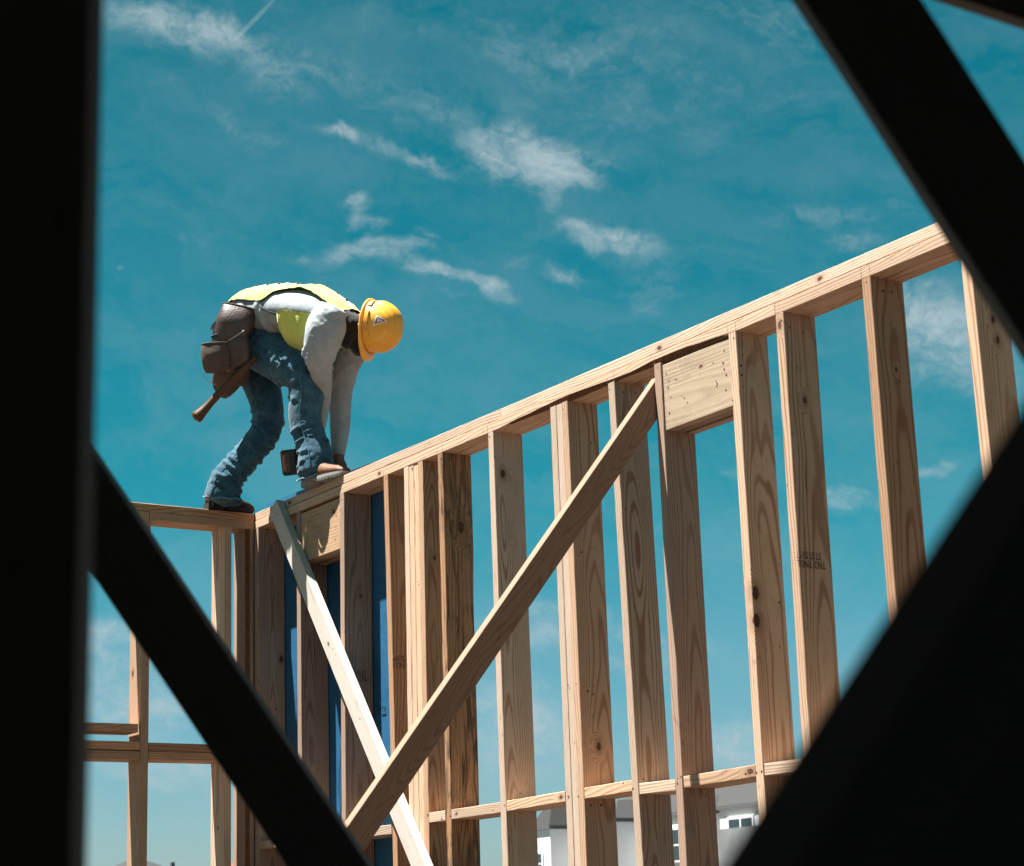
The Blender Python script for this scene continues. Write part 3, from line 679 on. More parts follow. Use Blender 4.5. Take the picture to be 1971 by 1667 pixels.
M['boot_shaded'] = plain('shaded_boot_leather', (.018, .012, .010), .7, var=.3, scale=25, bump=.4, bscale=120)  # far boot: the same leather with shade put into its colour
M['sole'] = plain('rubber_sole', (.22, .215, .20), .9, var=.3, scale=40, bump=.5, bscale=150)
M['sole_shaded'] = plain('shaded_sole', (.022, .020, .020), .9)  # far boot's sole, shade put into its colour
m, t, b = new_mat('yellow_shell'); co = t.new('ShaderNodeTexCoord').outputs['Object']
c = t.mix(t.mr(t.noise(co, 30, 6, .7), .55, .75, 0, .35), rgb(.72, .335, .030), rgb(.45, .19, .02)); t.l.new(c, b.inputs['Base Color']); b.inputs['Roughness'].default_value = .38; b.inputs['Coat Weight'].default_value = .15; M['yellow'] = m
M['hammer_wood'] = wood('hammer_handle_wood', (.030, .024, .020), (.018, .014, .012), contrast=.6, blotch=.4, rough=.45)
M['steel'] = plain('steel', (.35, .35, .36), .35, metal=1)
M['black_plastic'] = plain('black_plastic', (.018, .018, .02), .45)
M['white'] = plain('white_print', (.78, .78, .76), .6, var=.05); M['red'] = plain('red_print', (.36, .10, .08), .6)

man = empty('person', tuple(P(520, 980, 9.2)), label='carpenter in yellow hard hat and hi-vis vest bending over on top of the walls', cat='person')
near_leg = rings([(452, 640, 9.460, 45, 45), (495, 662, 9.410, 49, 45), (545, 692, 9.300, 45, 42), (583, 720, 9.200, 39.5, 38), (591, 755, 9.170, 34, 36), (587, 800, 9.150, 31.5, 32), (597, 843, 9.120, 30.5, 30), (606, 875, 9.090, 33.5, 33), (608, 905, 9.070, 37, 34), (608, 916, 9.060, 36, 33)])
far_leg = rings([(470, 650, 9.580, 43, 43), (492, 705, 9.560, 41, 41), (508, 755, 9.520, 34.5, 36), (516, 792, 9.490, 30, 34), (513, 826, 9.470, 29, 33), (492, 858, 9.440, 28, 30), (464, 890, 9.430, 28, 29), (440, 918, 9.415, 31, 31), (430, 945, 9.410, 34, 33), (427, 960, 9.410, 35, 33)])
torso = rings([(460, 626, 9.520, 33, 50), (474, 612, 9.500, 40, 60), (498, 604, 9.460, 45, 65), (530, 600, 9.400, 46, 67), (575, 601, 9.320, 47, 71), (615, 608, 9.240, 45.5, 73), (648, 618, 9.170, 38, 64), (672, 628, 9.120, 27, 42)])
near_arm = rings([(640, 604, 9.06, 29, 34), (630, 624, 9.03, 39.5, 35), (622, 655, 9.01, 35.5, 32), (615, 690, 9.04, 28, 28), (619, 718, 9.10, 22, 23), (622, 745, 9.17, 17, 18), (618, 795, 9.24, 15, 16), (609, 845, 9.24, 12.5, 13), (605, 862, 9.23, 12, 12)])
far_arm = rings([(668, 640, 9.28, 30, 34), (682, 660, 9.33, 29, 32), (668, 696, 9.36, 28, 30), (660, 730, 9.37, 24.5, 26), (656, 770, 9.37, 21.5, 23), (655, 820, 9.35, 19.5, 20), (652, 860, 9.31, 15, 16), (651, 882, 9.28, 13, 13)])
pelvis = rings([(446, 620, 9.510, 38, 56), (454, 645, 9.520, 46, 66), (462, 672, 9.520, 46, 60), (478, 695, 9.530, 30, 40)])
# body
HU = (AR * .93 - AU * .03 - AF * .36).normalized(); HF = (-AU * 1.0 + AR * .02); HF = (HF - HU * HF.dot(HU)).normalized(); HL = HU.cross(HF)
hc = P(712, 634, 9.10)
def finger(bm, base, dirs, r0):
    p = base.copy(); rg = []
    for i, (d_, l) in enumerate(dirs):
        for k in range(3):
            q = p + d_ * (l * k / 3); T = d_; L = T.orthogonal().normalized(); D = T.cross(L); rr = r0 * (1 - .09 * (i + k / 3)); rg.append((q, T, L, D, rr, rr))
        p = p + d_ * l
    rg.append((p, T, L, D, rr * .85, rr * .85)); tube_bm(bm, rg, 8)
def hand(bm, wrist, fwd, side, nrm, s=1.0, curl=.9):
    "palm with four fingers and a thumb, curled towards nrm"
    fwd = fwd.normalized(); side = (side - fwd * side.dot(fwd)).normalized(); nrm = fwd.cross(side) * (1 if fwd.cross(side).dot(nrm) > 0 else -1)
    c = wrist + fwd * .052 * s; blob(bm, c, side, nrm, fwd, .043 * s, .016 * s, .058 * s)
    blob(bm, wrist, side, nrm, fwd, .030 * s, .024 * s, .04 * s)
    for i, (o_, l) in enumerate(((-.031, .040), (-.010, .046), (.011, .043), (.031, .034))):
        b_ = wrist + fwd * .094 * s + side * o_ * s; dirs = []; a_ = .35 * curl
        for ph_, k in ((1.0, 0), (.72, 1), (.55, 2)):
            dirs.append(((fwd * math.cos(a_) + nrm * math.sin(a_)).normalized(), l * ph_ * s)); a_ += .75 * curl
        finger(bm, b_ - fwd * .012, dirs, .0092 * s)
    tb = wrist + fwd * .03 * s - side * .036 * s
    finger(bm, tb, [((fwd * .6 - side * .7 + nrm * .35).normalized(), .04 * s), ((fwd * .8 - side * .1 + nrm * .6).normalized(), .032 * s), ((fwd * .7 + side * .2 + nrm * .7).normalized(), .022 * s)], .0112 * s)
bm = bmesh.new()
for rg in (near_leg, far_leg, torso, near_arm, far_arm, pelvis): tube_bm(bm, rg, 16, .80)
neck = rings([(655, 622, 9.11, 24, 28), (682, 628, 9.10, 22, 24), (704, 632, 9.10, 23, 25)]); tube_bm(bm, neck, 16)
blob(bm, hc + HU * .012, HL, HF, HU, .074, .092, .105)                                  # skull
blob(bm, hc - HU * .055 + HF * .035, HL, HF, HU, .058, .060, .062)                      # jaw and cheeks
blob(bm, hc - HU * .095 + HF * .066, HL, HF, HU, .028, .026, .024)                      # chin
blob(bm, hc - HU * .028 + HF * .100, HL, HF, HU, .014, .022, .026)                      # nose
blob(bm, hc - HU * .070 + HF * .090, HL, HF, HU, .026, .014, .010)                      # lips
for sg in (-1, 1):
    blob(bm, hc - HU * .018 + HL * sg * .076 - HF * .008, HL, HF, HU, .010, .019, .031)   # ears
    blob(bm, hc + HU * .004 + HL * sg * .032 + HF * .086, HL, HF, HU, .020, .010, .008)   # brows
hand(bm, P(605, 864, 9.23), (-AU * .75 - AR * .62), AF, -AR, 1.0, 1.0)
hand(bm, P(651, 882, 9.28), (-AU * .8 + AR * .05 - AF * .35), AR, -AF, 1.0, .95)
body = fuse('body', bm, .0055, 3, M['skin'], man)
M['eye'] = plain('eye', (.7, .68, .64), .2); 
for sg in (-1, 1):
    bm = bmesh.new(); blob(bm, hc - HU * .012 + HL * sg * .031 + HF * .078, HL, HF, HU, .012, .012, .012); bm_obj('eye', bm, M['eye'], man, True)
# jeans
bm = bmesh.new()
for rg in (near_leg, far_leg, pelvis): tube_bm(bm, rg, 24, 1.0)
jeans = fuse('jeans', bm, .0065, 3, M['denim'], man)
def make_folds(seed, zones, n, amp, wid, tilt, span):
    r_ = random.Random(seed); out = []
    for _ in range(n):
        z0, zw = r_.choice(zones); out.append((r_.gauss(z0, zw), r_.uniform(-math.pi, math.pi), amp * r_.uniform(.5, 1.2), wid * r_.uniform(.6, 1.4), r_.uniform(-1, 1) * tilt, span * r_.uniform(.6, 1.4)))
    return out
def fold_sum(fl, s, a):
    t_ = 0
    for s0, a0, A_, w_, tl, sp in fl:
        da = (a - a0 + math.pi) % (2 * math.pi) - math.pi
        if abs(da) > sp * 2.2: continue
        q = (s - s0 - tl * da) / w_
        if abs(q) < 3.2: t_ += A_ * (math.exp(-q * q) - .55 * math.exp(-((q - 1.5) / .9) ** 2)) * math.exp(-(da / sp) ** 2)
    return t_
FJ = [make_folds(11, ((.06, .05), (.14, .06), (.36, .06), (.42, .07), (.62, .1), (.78, .05), (.84, .04)), 64, .0100, .0088, .034, .75),
      make_folds(5, ((.05, .05), (.38, .06), (.44, .07), (.60, .09), (.74, .07), (.82, .05), (.86, .03)), 64, .0100, .0088, .034, .75)]
def jf(k, s, a, p):
    if k == 2: return .003 * nz3(p[0] * 18, p[1] * 18, p[2] * 18)
    return fold_sum(FJ[k], s, a) + .004 * nz3(math.cos(a) * 1.5, math.sin(a) * 1.5, s * 7 + 20 + k) + .0012 * nz3(p[0] * 60, p[1] * 60, p[2] * 60)
wrinkle(jeans, (near_leg, far_leg, pelvis), jf)
def seam(rg, phi, i0, i1, name='seam'):
    pts = []
    for (c, T, L, D, rw, rd) in rg[i0:i1]:
        a_ = math.radians(phi); pts.append(c + D * (rw + .004) * math.cos(a_) + L * (rd + .004) * math.sin(a_))
    path_tube(name, pts, .0018, M['denim_seam2'], jeans, 5)
# shirt
bm = bmesh.new()
tube_bm(bm, torso, 28); tube_bm(bm, near_arm[:-1], 20); tube_bm(bm, far_arm[:-1], 20)
shirt = fuse('shirt', bm, .0065, 5, M['shirt'], man)
FS = [make_folds(3, ((.06, .05), (.16, .08), (.3, .08)), 24, .0075, .017, .06, .9),
      make_folds(8, ((.08, .05), (.18, .06), (.28, .05)), 22, .0075, .018, .13, 1.1),
      make_folds(21, ((.05, .04), (.14, .05), (.30, .12)), 24, .0070, .016, .12, .9)]
def sf(k, s, a, p):
    return fold_sum(FS[k], s, a) + .003 * nz3(math.cos(a) * 1.4, math.sin(a) * 1.4, s * 6 + 3 * k)
wrinkle(shirt, (torso, near_arm, far_arm), sf, 2)
def solid_grid(name, P_, mat, parent, th=.002, mi=None, mats=None):
    "grid of points -> sheet with thickness, smooth"
    nu, nv = len(P_), len(P_[0]); vs = [p for r_ in P_ for p in r_]
    nrm = []
    for i in range(nu):
        for j in range(nv):
            du = P_[min(i + 1, nu - 1)][j] - P_[max(i - 1, 0)][j]; dv = P_[i][min(j + 1, nv - 1)] - P_[i][max(j - 1, 0)]; n_ = du.cross(dv); nrm.append(n_.normalized() if n_.length > 1e-9 else Vector((0, 0, 1)))
    N = nu * nv; vs += [v + n_ * th for v, n_ in zip(vs[:N], nrm)]; fs = []; m_ = []
    for i in range(nu - 1):
        for j in range(nv - 1):
            a_ = i * nv + j; q = (a_, a_ + nv, a_ + nv + 1, a_ + 1); fs += [q, tuple(reversed([v + N for v in q]))]; k = mi(i, j) if mi else 0; m_ += [k, k]
    for i in range(nu - 1):
        for j in (0, nv - 1): a_ = i * nv + j; fs.append((a_, a_ + nv, a_ + nv + N, a_ + N)); m_.append(0)
    for j in range(nv - 1):
        for i in (0, nu - 1): a_ = i * nv + j; fs.append((a_, a_ + 1, a_ + 1 + N, a_ + N)); m_.append(0)
    return mesh_obj(name, vs, fs, mats or mat, parent, True, mi=m_)
def path_tube(name, pts, r, mat, parent, ns=7, taper=None):
    pts = [Vector(p) for p in pts]; bm = bmesh.new(); rg = []
    for i, p in enumerate(pts):
        T = (pts[min(i + 1, len(pts) - 1)] - pts[max(i - 1, 0)]).normalized(); L = T.orthogonal().normalized()
        if rg: L = (rg[-1][2] - T * rg[-1][2].dot(T)).normalized()
        D = T.cross(L); rr = r if taper is None else taper[i]; rg.append((p, T, L, D, rr, rr))
    tube_bm(bm, rg, ns); bmesh.ops.recalc_face_normals(bm, faces=bm.faces); return bm_obj(name, bm, mat, parent, True)
def tor(x, phi, f=1.0, extra=0.0):
    "point on the torso surface: x = picture column of the spine, phi in degrees from the back (positive = near side)"
    xs = []
    lo, hi = None, None
    for i, r_ in enumerate(torso):
        c = r_[0] - Vector((0, 0, H)); u = 985.5 + FPX * c.dot(AR) / c.dot(AF); xs.append(u)
    for i in range(len(xs) - 1):
        if xs[i] <= x <= xs[i + 1] or i == len(xs) - 2 or (i == 0 and x < xs[0]):
            t_ = (x - xs[i]) / (xs[i + 1] - xs[i] + 1e-9); A_, B_ = torso[i], torso[i + 1]
            if (i == 0 and x < xs[0]) or xs[i] <= x <= xs[i + 1] or i == len(xs) - 2: break
    mixv = lambda a_, b_: a_ + (b_ - a_) * t_
    c = mixv(A_[0], B_[0]); D = mixv(A_[3], B_[3]).normalized(); L = mixv(A_[2], B_[2]).normalized(); rw = mixv(A_[4], B_[4]); rd = mixv(A_[5], B_[5])
    if D.z < 0: D = -D
    a_ = math.radians(phi); ca, sa = math.cos(a_), math.sin(a_)
    return c + D * (rw * f * ca + (extra if ca > 0 else -extra)) + L * (rd * f * sa)
def interp(tab, x):
    for (x0, y0), (x1, y1) in zip(tab, tab[1:]):
        if x <= x1: return y0 + (y1 - y0) * max(0, (x - x0)) / (x1 - x0)
    return tab[-1][1]
edge = [(464, 8), (474, 34), (490, 56), (520, 72), (543, 84), (552, 74), (562, 58), (580, 50), (600, 47), (625, 46), (648, 54), (662, 72), (672, 86)]
G_ = []
for i in range(50):
    x = 464 + (672 - 464) * i / 49; pm = interp(edge, x); r_ = []
    for j in range(30):
        ph_ = -80 + (pm + 80) * j / 29; w_ = .0045 * nz3(x * .03, ph_ * .02, 3) + .005 * ridge(nz3(x * .06, ph_ * .035, 8)) + .004 * ridge(nz3(x * .02 + ph_ * .02, ph_ * .05, 4))
        r_.append(tor(x, ph_, 1.0, .012 + w_ + .012 * math.exp(-((x - 604) / 12) ** 2)) )
    G_.append(r_)
vest = solid_grid('vest', G_, None, man, .002, mi=lambda i, j: 1 if j in (16, 17) else 0, mats=[M['hivis'], M['reflect']])
vest['label'] = 'yellow-green hi-vis vest with black piping'
path_tube('vest_piping', [G_[i][29] for i in range(50)], .0032, M['black_cloth'], man)
path_tube('vest_piping', [G_[0][j] for j in range(30)], .0032, M['black_cloth'], man)
for i in range(3, 46, 5): path_tube('vest_tick', [G_[i][15] + AU * .003, G_[i + 1][17] + AU * .004, G_[i + 2][18] + AU * .003], .0045, M['black_cloth'], man, 5)
# front panel hanging under the chest
G2 = []
hang = [(528, .004), (545, .018), (570, .05), (592, .082), (625, .085), (655, .075), (672, .05)]
for i in range(34):
    x = 584 + (674 - 584) * i / 33; r_ = []
    for j in range(14):
        ph_ = 98 + (172 - 98) * j / 13; h_ = interp(hang, x) * (j / 13) ** .8; w_ = .007 * ridge(nz3(x * .07 + j * .12, j * .22, 5)) + .006 * math.sin(x * .16 + j * .35)
        p_ = tor(x, ph_, 1.04); r_.append(p_ - Vector((0, 0, 1)) * h_ - AF * (.012 + w_))
    G2.append(r_)
solid_grid('vest_front', G2, M['hivis'], man, .002)
path_tube('vest_piping', [G2[i][13] for i in range(34)], .003, M['black_cloth'], man)
path_tube('side_strap', [tor(544, 86, 1.0, .012), tor(556, 92, 1.06), tor(572, 100, 1.08), tor(588, 108, 1.10)], .0045, M['black_cloth'], man)
# neck gaiter and collar
bm = bmesh.new(); gt = rings([(654, 622, 9.11, 31, 38), (668, 630, 9.10, 32, 36), (680, 638, 9.095, 35, 30), (690, 646, 9.095, 35, 27)])
tube_bm(bm, gt, 20); blob(bm, P(692, 660, 9.10), AR, AU, AF, .050, .064, .064); gaiter = fuse('neck_gaiter', bm, .006, 3, M['black_cloth'], man)
wrinkle(gaiter, (gt,), lambda k, s, a, p: .006 * (ridge(nz3(math.cos(a), math.sin(a), s * 34)) - .45))
# hard hat
hat = empty('hard_hat', tuple(hc)); hat.parent = man; hat.matrix_parent_inverse = world_of(man).inverted(); hat['label'] = 'yellow hard hat with a triangular sticker on its side'
hr = P(713, 629, 9.085)
def dome(az, el, f=1.0):
    "az from the front (visor) round the hat, el from rim (0) to crown (90)"
    a_, e_ = math.radians(az), math.radians(el); ce = math.cos(e_) ** .82; se = math.sin(e_) ** .92
    lf = .119; ls = .109; v = HF * lf * math.cos(a_) * ce + HL * ls * math.sin(a_) * ce + HU * .150 * se
    sidec = abs(ls * math.sin(a_) * ce); crest = .0095 * (1 / (1 + math.exp((sidec - .030) / .0028)))
    if math.cos(a_) > .3: crest *= .9
    g_ = .0032 * math.exp(-((sidec - .062) / .006) ** 2) * min(1, max(0, (el - 12) / 14))
    return hr + v * f + v.normalized() * (crest * min(1, max(0, (el - 8) / 14)) - g_)
nu, nv = 72, 26; vs = []; fs = []
for j in range(nv):
    el = 90 * (j / nv) ** .95
    for i in range(nu): vs.append(dome(360 * i / nu, el))
vs.append(dome(0, 90)); top_i = len(vs) - 1
for j in range(nv - 1):
    for i in range(nu): k = (i + 1) % nu; fs.append((j * nu + i, j * nu + k, (j + 1) * nu + k, (j + 1) * nu + i))
for i in range(nu): fs.append(((nv - 1) * nu + i, (nv - 1) * nu + (i + 1) % nu, top_i))
N0 = len(vs)
for i in range(nu):   # inner rim
    v = dome(360 * i / nu, 0, .96); vs.append(v + HU * .02)
shell = mesh_obj('shell', vs, fs + [(i, N0 + i, N0 + (i + 1) % nu, (i + 1) % nu) for i in range(nu)], M['yellow'], hat, True)
vs = []; fs = []
for i in range(nu):
    az = 360 * i / nu; a_ = math.radians(az); p0 = dome(az, 2, .985); out = (HF * math.cos(a_) * 1.1 + HL * math.sin(a_)).normalized()
    w_ = .013 + .030 * max(0, math.cos(a_)) ** 2.2; dr = .004 + .016 * max(0, math.cos(a_)) ** 2
    p1 = p0 + out * w_ * .6 - HU * dr * .4; p2 = p0 + out * w_ - HU * dr
    vs += [p0 + HU * .002, p1 + HU * .002, p2, p2 - HU * .005, p1 - HU * .004, p0 - HU * .006]
for i in range(nu):
    k = (i + 1) % nu
    for q in range(6): fs.append((i * 6 + q, i * 6 + (q + 1) % 6, k * 6 + (q + 1) % 6, k * 6 + q))
mesh_obj('brim', vs, fs, M['yellow'], hat, True)
NS = 90 if (HL.dot(-AF) > 0) else -90      # near side azimuth
sg_ = 1 if NS > 0 else -1
def patch(name, az0, az1, e0, e1, th_, mat):
    vs = []; fs = []; na, ne = 8, 4
    for l, f_ in ((0, 0.0), (1, th_)):
        for i in range(na + 1):
            for j in range(ne + 1):
                p = dome(az0 + (az1 - az0) * i / na, e0 + (e1 - e0) * j / ne); vs.append(p + (p - hr).normalized() * f_)
    S_ = (na + 1) * (ne + 1)
    for i in range(na):
        for j in range(ne): a_ = i * (ne + 1) + j; fs += [(a_ + S_, a_ + S_ + ne + 1, a_ + S_ + ne + 2, a_ + S_ + 1)]
    for i in range(na):
        for j, fl in ((0, 0), (ne, 1)): a_ = i * (ne + 1) + j; fs.append((a_, a_ + ne + 1, a_ + ne + 1 + S_, a_ + S_))
    for j in range(ne):
        for i in (0, na): a_ = i * (ne + 1) + j; fs.append((a_, a_ + 1, a_ + 1 + S_, a_ + S_))
    return mesh_obj(name, vs, fs, mat, hat)
patch('slot_lug', NS + sg_ * 5, NS + sg_ * 38, 5, 11, .008, M['yellow']); patch('slot_lug', NS + sg_ * 52, NS + sg_ * 75, 5, 11, .008, M['yellow']); patch('slot_lug', NS - sg_ * 22, NS - sg_ * 6, 6, 13, .007, M['yellow'])
def sticker(name, k, off, mat, cshift=(0, 0)):
    # triangle on the near side, pointing to the crown; subdivided so that it hugs the shell
    ca, ce_ = NS + sg_ * 14, 33
    C3 = [(ca + sg_ * 13 * k, ce_ - 7 * k), (ca - sg_ * 14 * k, ce_ - 11 * k), (ca + sg_ * 3 * k, ce_ + 17 * k)]
    n = 8; vs = []; fs = []; idx = {}
    for i in range(n + 1):
        for j in range(n + 1 - i):
            w_ = (i / n, j / n, 1 - (i + j) / n); az = sum(w_[q] * C3[q][0] for q in range(3)); el = sum(w_[q] * C3[q][1] for q in range(3)); p = dome(az, el)
            idx[(i, j)] = len(vs); vs.append(p + (p - hr).normalized() * off)
    for i in range(n):
        for j in range(n - i):
            fs.append((idx[(i, j)], idx[(i + 1, j)], idx[(i, j + 1)]))
            if i + j < n - 1: fs.append((idx[(i + 1, j)], idx[(i + 1, j + 1)], idx[(i, j + 1)]))
    return mesh_obj(name, vs, fs, mat, shell)
sticker('sticker', 1.0, .0012, M['white']); sticker('sticker', .74, .0019, M['black_plastic']); sticker('sticker', .42, .0026, M['white']); 
p_ = [dome(NS + sg_ * (14 + q), 33 + e_) for q, e_ in ((5, -4), (1, 1), (-2, -2), (-6, -5))]
path_tube('sticker_figure', [p + (p - hr).normalized() * .0032 for p in p_], .0022, M['red'], shell, 5)

# boots
def boot(name, heel, toe, sole_mat, up_mat, shaft_top, label, w=.096, heel_h=.027):
    heel = Vector(heel); toe = Vector(toe); F_ = (toe - heel); Lh = Vector((F_.x, F_.y, 0)).length; F_ = Vector((F_.x, F_.y, 0)).normalized(); S_ = Vector((-F_.y, F_.x, 0)); U_ = Vector((0, 0, 1)); z0 = heel.z
    root = empty('boot', tuple(heel)); attach(root, man); root['label'] = label
    def out(t_):   # half width along the foot
        return w / 2 * (.78 + .16 * math.sin(math.pi * min(1, t_ * 1.15)) + .10 * math.exp(-((t_ - .72) / .2) ** 2)) * (1 if t_ < .86 else math.sqrt(max(.02, 1 - ((t_ - .86) / .145) ** 2))) * (1 if t_ > .07 else .7 + .3 * t_ / .07)
    bm = bmesh.new(); n = 26; R = []
    for i in range(n + 1):
        t_ = i / n; hw_ = out(t_); zl = z0 + (0 if (t_ < .30) else (.012 if t_ < .36 else (.010 if t_ < .42 else 0))) + .014 * max(0, (t_ - .86) / .14) ** 2; zu = z0 + heel_h + .004 * math.cos(t_ * 3)
        tread = .004 * (i % 2)
        c = heel + F_ * Lh * t_; c.z = 0
        R.append([bm.verts.new(c + S_ * s_ * hw_ * f_ + U_ * z_) for s_, f_, z_ in ((-1, .96, zl + tread), (-1, 1.0, (zl + zu) / 2), (-1, .99, zu), (1, .99, zu), (1, 1.0, (zl + zu) / 2), (1, .96, zl + tread))])
    for a_, b_ in zip(R, R[1:]):
        for k in range(6): bm.faces.new((a_[k], a_[(k + 1) % 6], b_[(k + 1) % 6], b_[k]))
    bm.faces.new(R[0][::-1]); bm.faces.new(R[-1]); bmesh.ops.recalc_face_normals(bm, faces=bm.faces)
    bm_obj('sole', bm, sole_mat, root)
    bm = bmesh.new(); rg = []
    for t_, h_ in ((.03, .055), (.12, .08), (.25, .092), (.4, .082), (.55, .060), (.7, .045), (.85, .034), (.96, .018)):
        c = heel + F_ * Lh * t_ + U_ * (heel_h - .008 + h_ / 2); rg.append((c, F_, S_, U_, h_ / 2 + .006, out(t_) * .95))
    tube_bm(bm, rg, 18)
    a_ = heel + F_ * Lh * .23 + U_ * (heel_h + .04); b_ = Vector(shaft_top); T = (b_ - a_).normalized(); L = S_; D = T.cross(L)
    tube_bm(bm, [(a_ + (b_ - a_) * q, T, L, D, r1, r2) for q, r1, r2 in ((0, .052, .045), (.5, .050, .045), (1, .054, .048))], 16)
    up = fuse('upper', bm, .005, 4, up_mat, root)
    for q in range(3): # laces
        t_ = .46 + q * .06; c = heel + F_ * Lh * t_ + U_ * (heel_h + .064 - q * .009)
        path_tube('lace', [c - S_ * .022, c + U_ * .004, c + S_ * .022 + F_ * .01], .0028, M['black_cloth'], root, 5)
    return root
boot('boot', (-7.900, 4.175, ZT + .003), (-7.585, 4.225, ZT + .003), M['sole'], M['boot_leather'], P(609, 880, 9.06), 'tan leather work boot with a pale sole')
boot('boot', (-8.50, 3.955, ZT + .003), (-8.515, 4.215, ZT + .003), M['sole_shaded'], M['boot_shaded'], P(428, 930, 9.41), 'work boot with its shade painted into the colour')
# cuffs: pale frayed hem of each leg
def hem(cx, cy, d, hw_, hd_, tilt, mat):
    pts = []; s = d / FPX
    for i in range(25):
        a_ = 2 * math.pi * i / 24; x_ = hw_ * math.cos(a_); pts.append(P(cx + x_, cy - x_ * tilt + 1.5 * math.sin(a_ * 7), d - hd_ * s * math.sin(a_)))
    path_tube('hem', pts, .0042, mat, jeans, 6)
seam(near_leg, 78, 6, 45)
seam(far_leg, 60, 8, 45)
hem(608, 914, 9.065, 36, 31, .30, M['denim_pale']); hem(427, 958, 9.41, 35, 34, -.06, M['denim_pale'])

# tool belt
belt = empty('tool_belt', tuple(P(445, 620, 9.330))); attach(belt, man); belt['label'] = 'brown leather tool belt with open pouches'
bp_ = []
for i in range(33):
    a_ = 2 * math.pi * i / 32; c = P(452, 612, 9.490); ax = (AU * .8 - AR * .60).normalized(); bp_.append(c + (AR * .80 + AU * .6) .normalized() * -.115 * math.cos(a_) * .98 - AF * .165 * math.sin(a_))
G3 = [[p + (AU * .55 - AR * .8) * q for q in (-.028, 0, .028)] for p in bp_]
solid_grid('belt_strap', G3, M['leather'], belt, .004)
def pouch(name, pts, mat, n=5, open_f=.55, th_=.004, sag=.003):
    rg = rings(pts, n); Gp = []
    for i, (c, T, L, D, rw, rd) in enumerate(rg):
        r_ = []
        for k in range(29):
            a_ = 2 * math.pi * k / 28; ca = math.cos(a_); sa = math.sin(a_); sq = (abs(ca) ** 2.6 + abs(sa) ** 2.6) ** (-1 / 2.6)
            w_ = sag * nz3(i * .35, ca * 1.5, sa * 1.5 + len(pts))
            r_.append(c + D * (rw + w_) * ca * sq + L * (rd + w_) * sa * sq)
        Gp.append(r_)
    c, T, L, D, rw, rd = rg[-1]; Gp.append([c + T * .006 + D * rw * .6 * math.cos(2 * math.pi * k / 28) + L * rd * .6 * math.sin(2 * math.pi * k / 28) for k in range(29)]); Gp.append([c + T * .008 + D * rw * .02 * math.cos(2 * math.pi * k / 28) + L * rd * .02 * math.sin(2 * math.pi * k / 28) for k in range(29)])
    o = solid_grid(name, Gp, mat, belt, -th_)
    path_tube('rim', Gp[0], .0035, M['suede'], o, 6)
    return o
pouch('pouch', [(461, 592, 9.270, 33, 14), (455, 615, 9.255, 36, 22), (447, 640, 9.250, 34, 24), (440, 668, 9.250, 26, 20), (446, 690, 9.260, 22, 16)], M['leather'])
pouch('pouch', [(440, 640, 9.235, 34, 12), (446, 665, 9.230, 36, 17), (456, 692, 9.230, 30, 16), (462, 708, 9.235, 24, 12)], M['leather'])
pouch('pouch', [(414, 662, 9.200, 25, 15), (415, 680, 9.195, 28, 19), (417, 700, 9.195, 27, 19), (420, 713, 9.200, 23, 15)], M['suede'])
pouch('pouch', [(450, 700, 9.390, 34, 22), (444, 722, 9.400, 36, 24), (440, 740, 9.410, 30, 20), (450, 752, 9.410, 22, 14)], M['suede'])
path_tube('wire_holder', [P(x_, y_, 9.240) for x_, y_ in ((416, 711), (404, 711), (393, 716), (391, 722), (396, 730), (406, 737), (417, 741))], .0022, M['steel'], belt, 6)
# hammer hanging in its loop
ham = empty('hammer', tuple(P(430, 750, 9.180)), label='hammer hanging head up from the tool belt, its long brown handle sticking out', cat='hammer')
hp = [(490, 690, 5.5), (474, 706, 6.5), (455, 724, 8.5), (438, 741, 8.0), (420, 759, 7.5), (404, 777, 7.5), (391, 791, 9.580), (381, 801, 12.5), (377, 805, 11.5)]
path_tube('handle', [P(x_, y_, 9.16 + .05 * (1 - i / 9)) for i, (x_, y_, r_) in enumerate(hp)], .02, M['hammer_wood'], ham, 12, taper=[r_ * 9 / FPX for _, _, r_ in hp])
hd0 = P(488, 686, 9.320); hx_ = (AR * .72 + AU * .05 + AF * .6).normalized()
path_tube('head', [hd0 - hx_ * .045, hd0 - hx_ * .03, hd0, hd0 + hx_ * .03, hd0 + hx_ * .055, hd0 + hx_ * .08], .01, M['steel'], ham, 10, taper=[.013, .013, .011, .010, .007, .003])
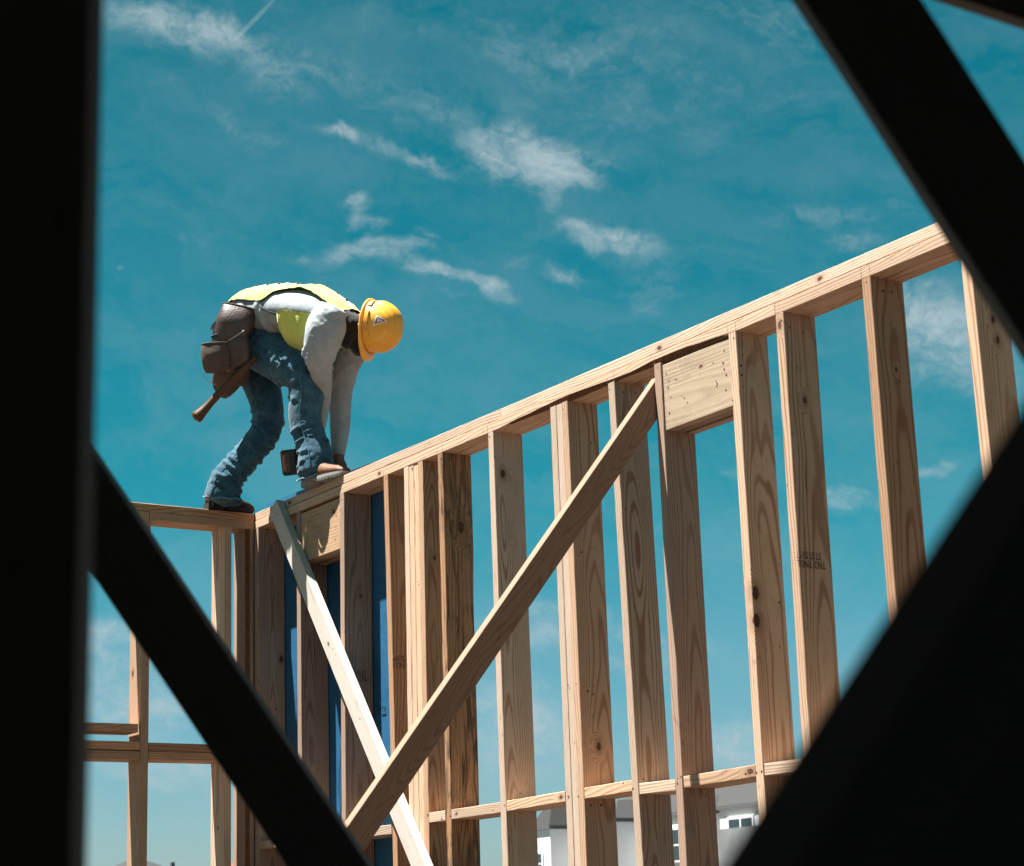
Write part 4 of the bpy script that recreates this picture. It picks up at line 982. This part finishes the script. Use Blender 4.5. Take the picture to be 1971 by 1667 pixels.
# small tools in the pouches
def stick(name, a_, b_, r, mat, label, cat):
    o = path_tube(name, [a_, (a_ + b_) / 2, b_], r, mat, None, 6); tag(o, label, cat); return o
M['orange'] = plain('orange_paint', (.72, .22, .03), .5); M['pink'] = plain('pink_handle', (.45, .19, .19), .5); M['bone'] = plain('pale_metal', (.5, .47, .44), .4)
stick('carpenter_pencil', P(452, 606, 9.270), P(461, 588, 9.250), .0042, M['orange'], 'orange carpenter pencil standing in the top pouch', 'pencil')
stick('nail_punch', P(438, 657, 9.195), P(470, 636, 9.190), .0022, M['bone'], 'thin pale metal rod lying across the middle pouch', 'punch')
stick('pliers', P(428, 654, 9.210), P(449, 638, 9.200), .005, M['pink'], 'pinkish handle of a tool in the middle pouch', 'pliers')

# battery tool in his hand
dr = empty('cordless_drill', tuple(P(575, 885, 9.12)), label='black cordless tool with its battery showing behind the front shin', cat='power tool')
def obox(name, c, ax, ay, az, sx_, sy_, sz_, mat, parent, bev=.004):
    bm = bmesh.new(); r_ = bmesh.ops.create_cube(bm, size=1.0)
    bmesh.ops.scale(bm, vec=(sx_, sy_, sz_), verts=bm.verts)
    if bev: bmesh.ops.bevel(bm, geom=list(bm.edges), offset=bev, segments=2, affect='EDGES')
    mt = Matrix(((ax.x, ay.x, az.x, c.x), (ax.y, ay.y, az.y, c.y), (ax.z, ay.z, az.z, c.z), (0, 0, 0, 1)))
    return bm_obj(name, bm, mat, parent, False, mt)
bx_ = (AR * .96 + AU * .12 - AF * .25).normalized(); by_ = (AU - bx_ * AU.dot(bx_)).normalized(); bz_ = bx_.cross(by_)
bc = P(561, 890, 9.13)
bat = obox('battery', bc, bx_, by_, bz_, .075, .118, .075, M['black_plastic'], dr, .006)
obox('battery_label', bc - bx_ * .013 + bz_ * (.038 if bz_.dot(-AF) > 0 else -.038), bx_, by_, bz_, .038, .088, .002, M['suede'], bat, 0)
obox('battery_label', bc - bx_ * .022 + bz_ * (.0395 if bz_.dot(-AF) > 0 else -.0395), bx_, by_, bz_, .013, .075, .002, M['red'], bat, 0)
obox('grip', P(590, 885, 9.2), bx_, by_, bz_, .12, .036, .034, M['black_plastic'], dr, .008)
path_tube('motor_body', [P(606, 868, 9.24), P(611, 885, 9.23), P(614, 900, 9.22), P(615, 908, 9.21)], .03, M['black_plastic'], dr, 14, taper=[.03, .033, .028, .016])
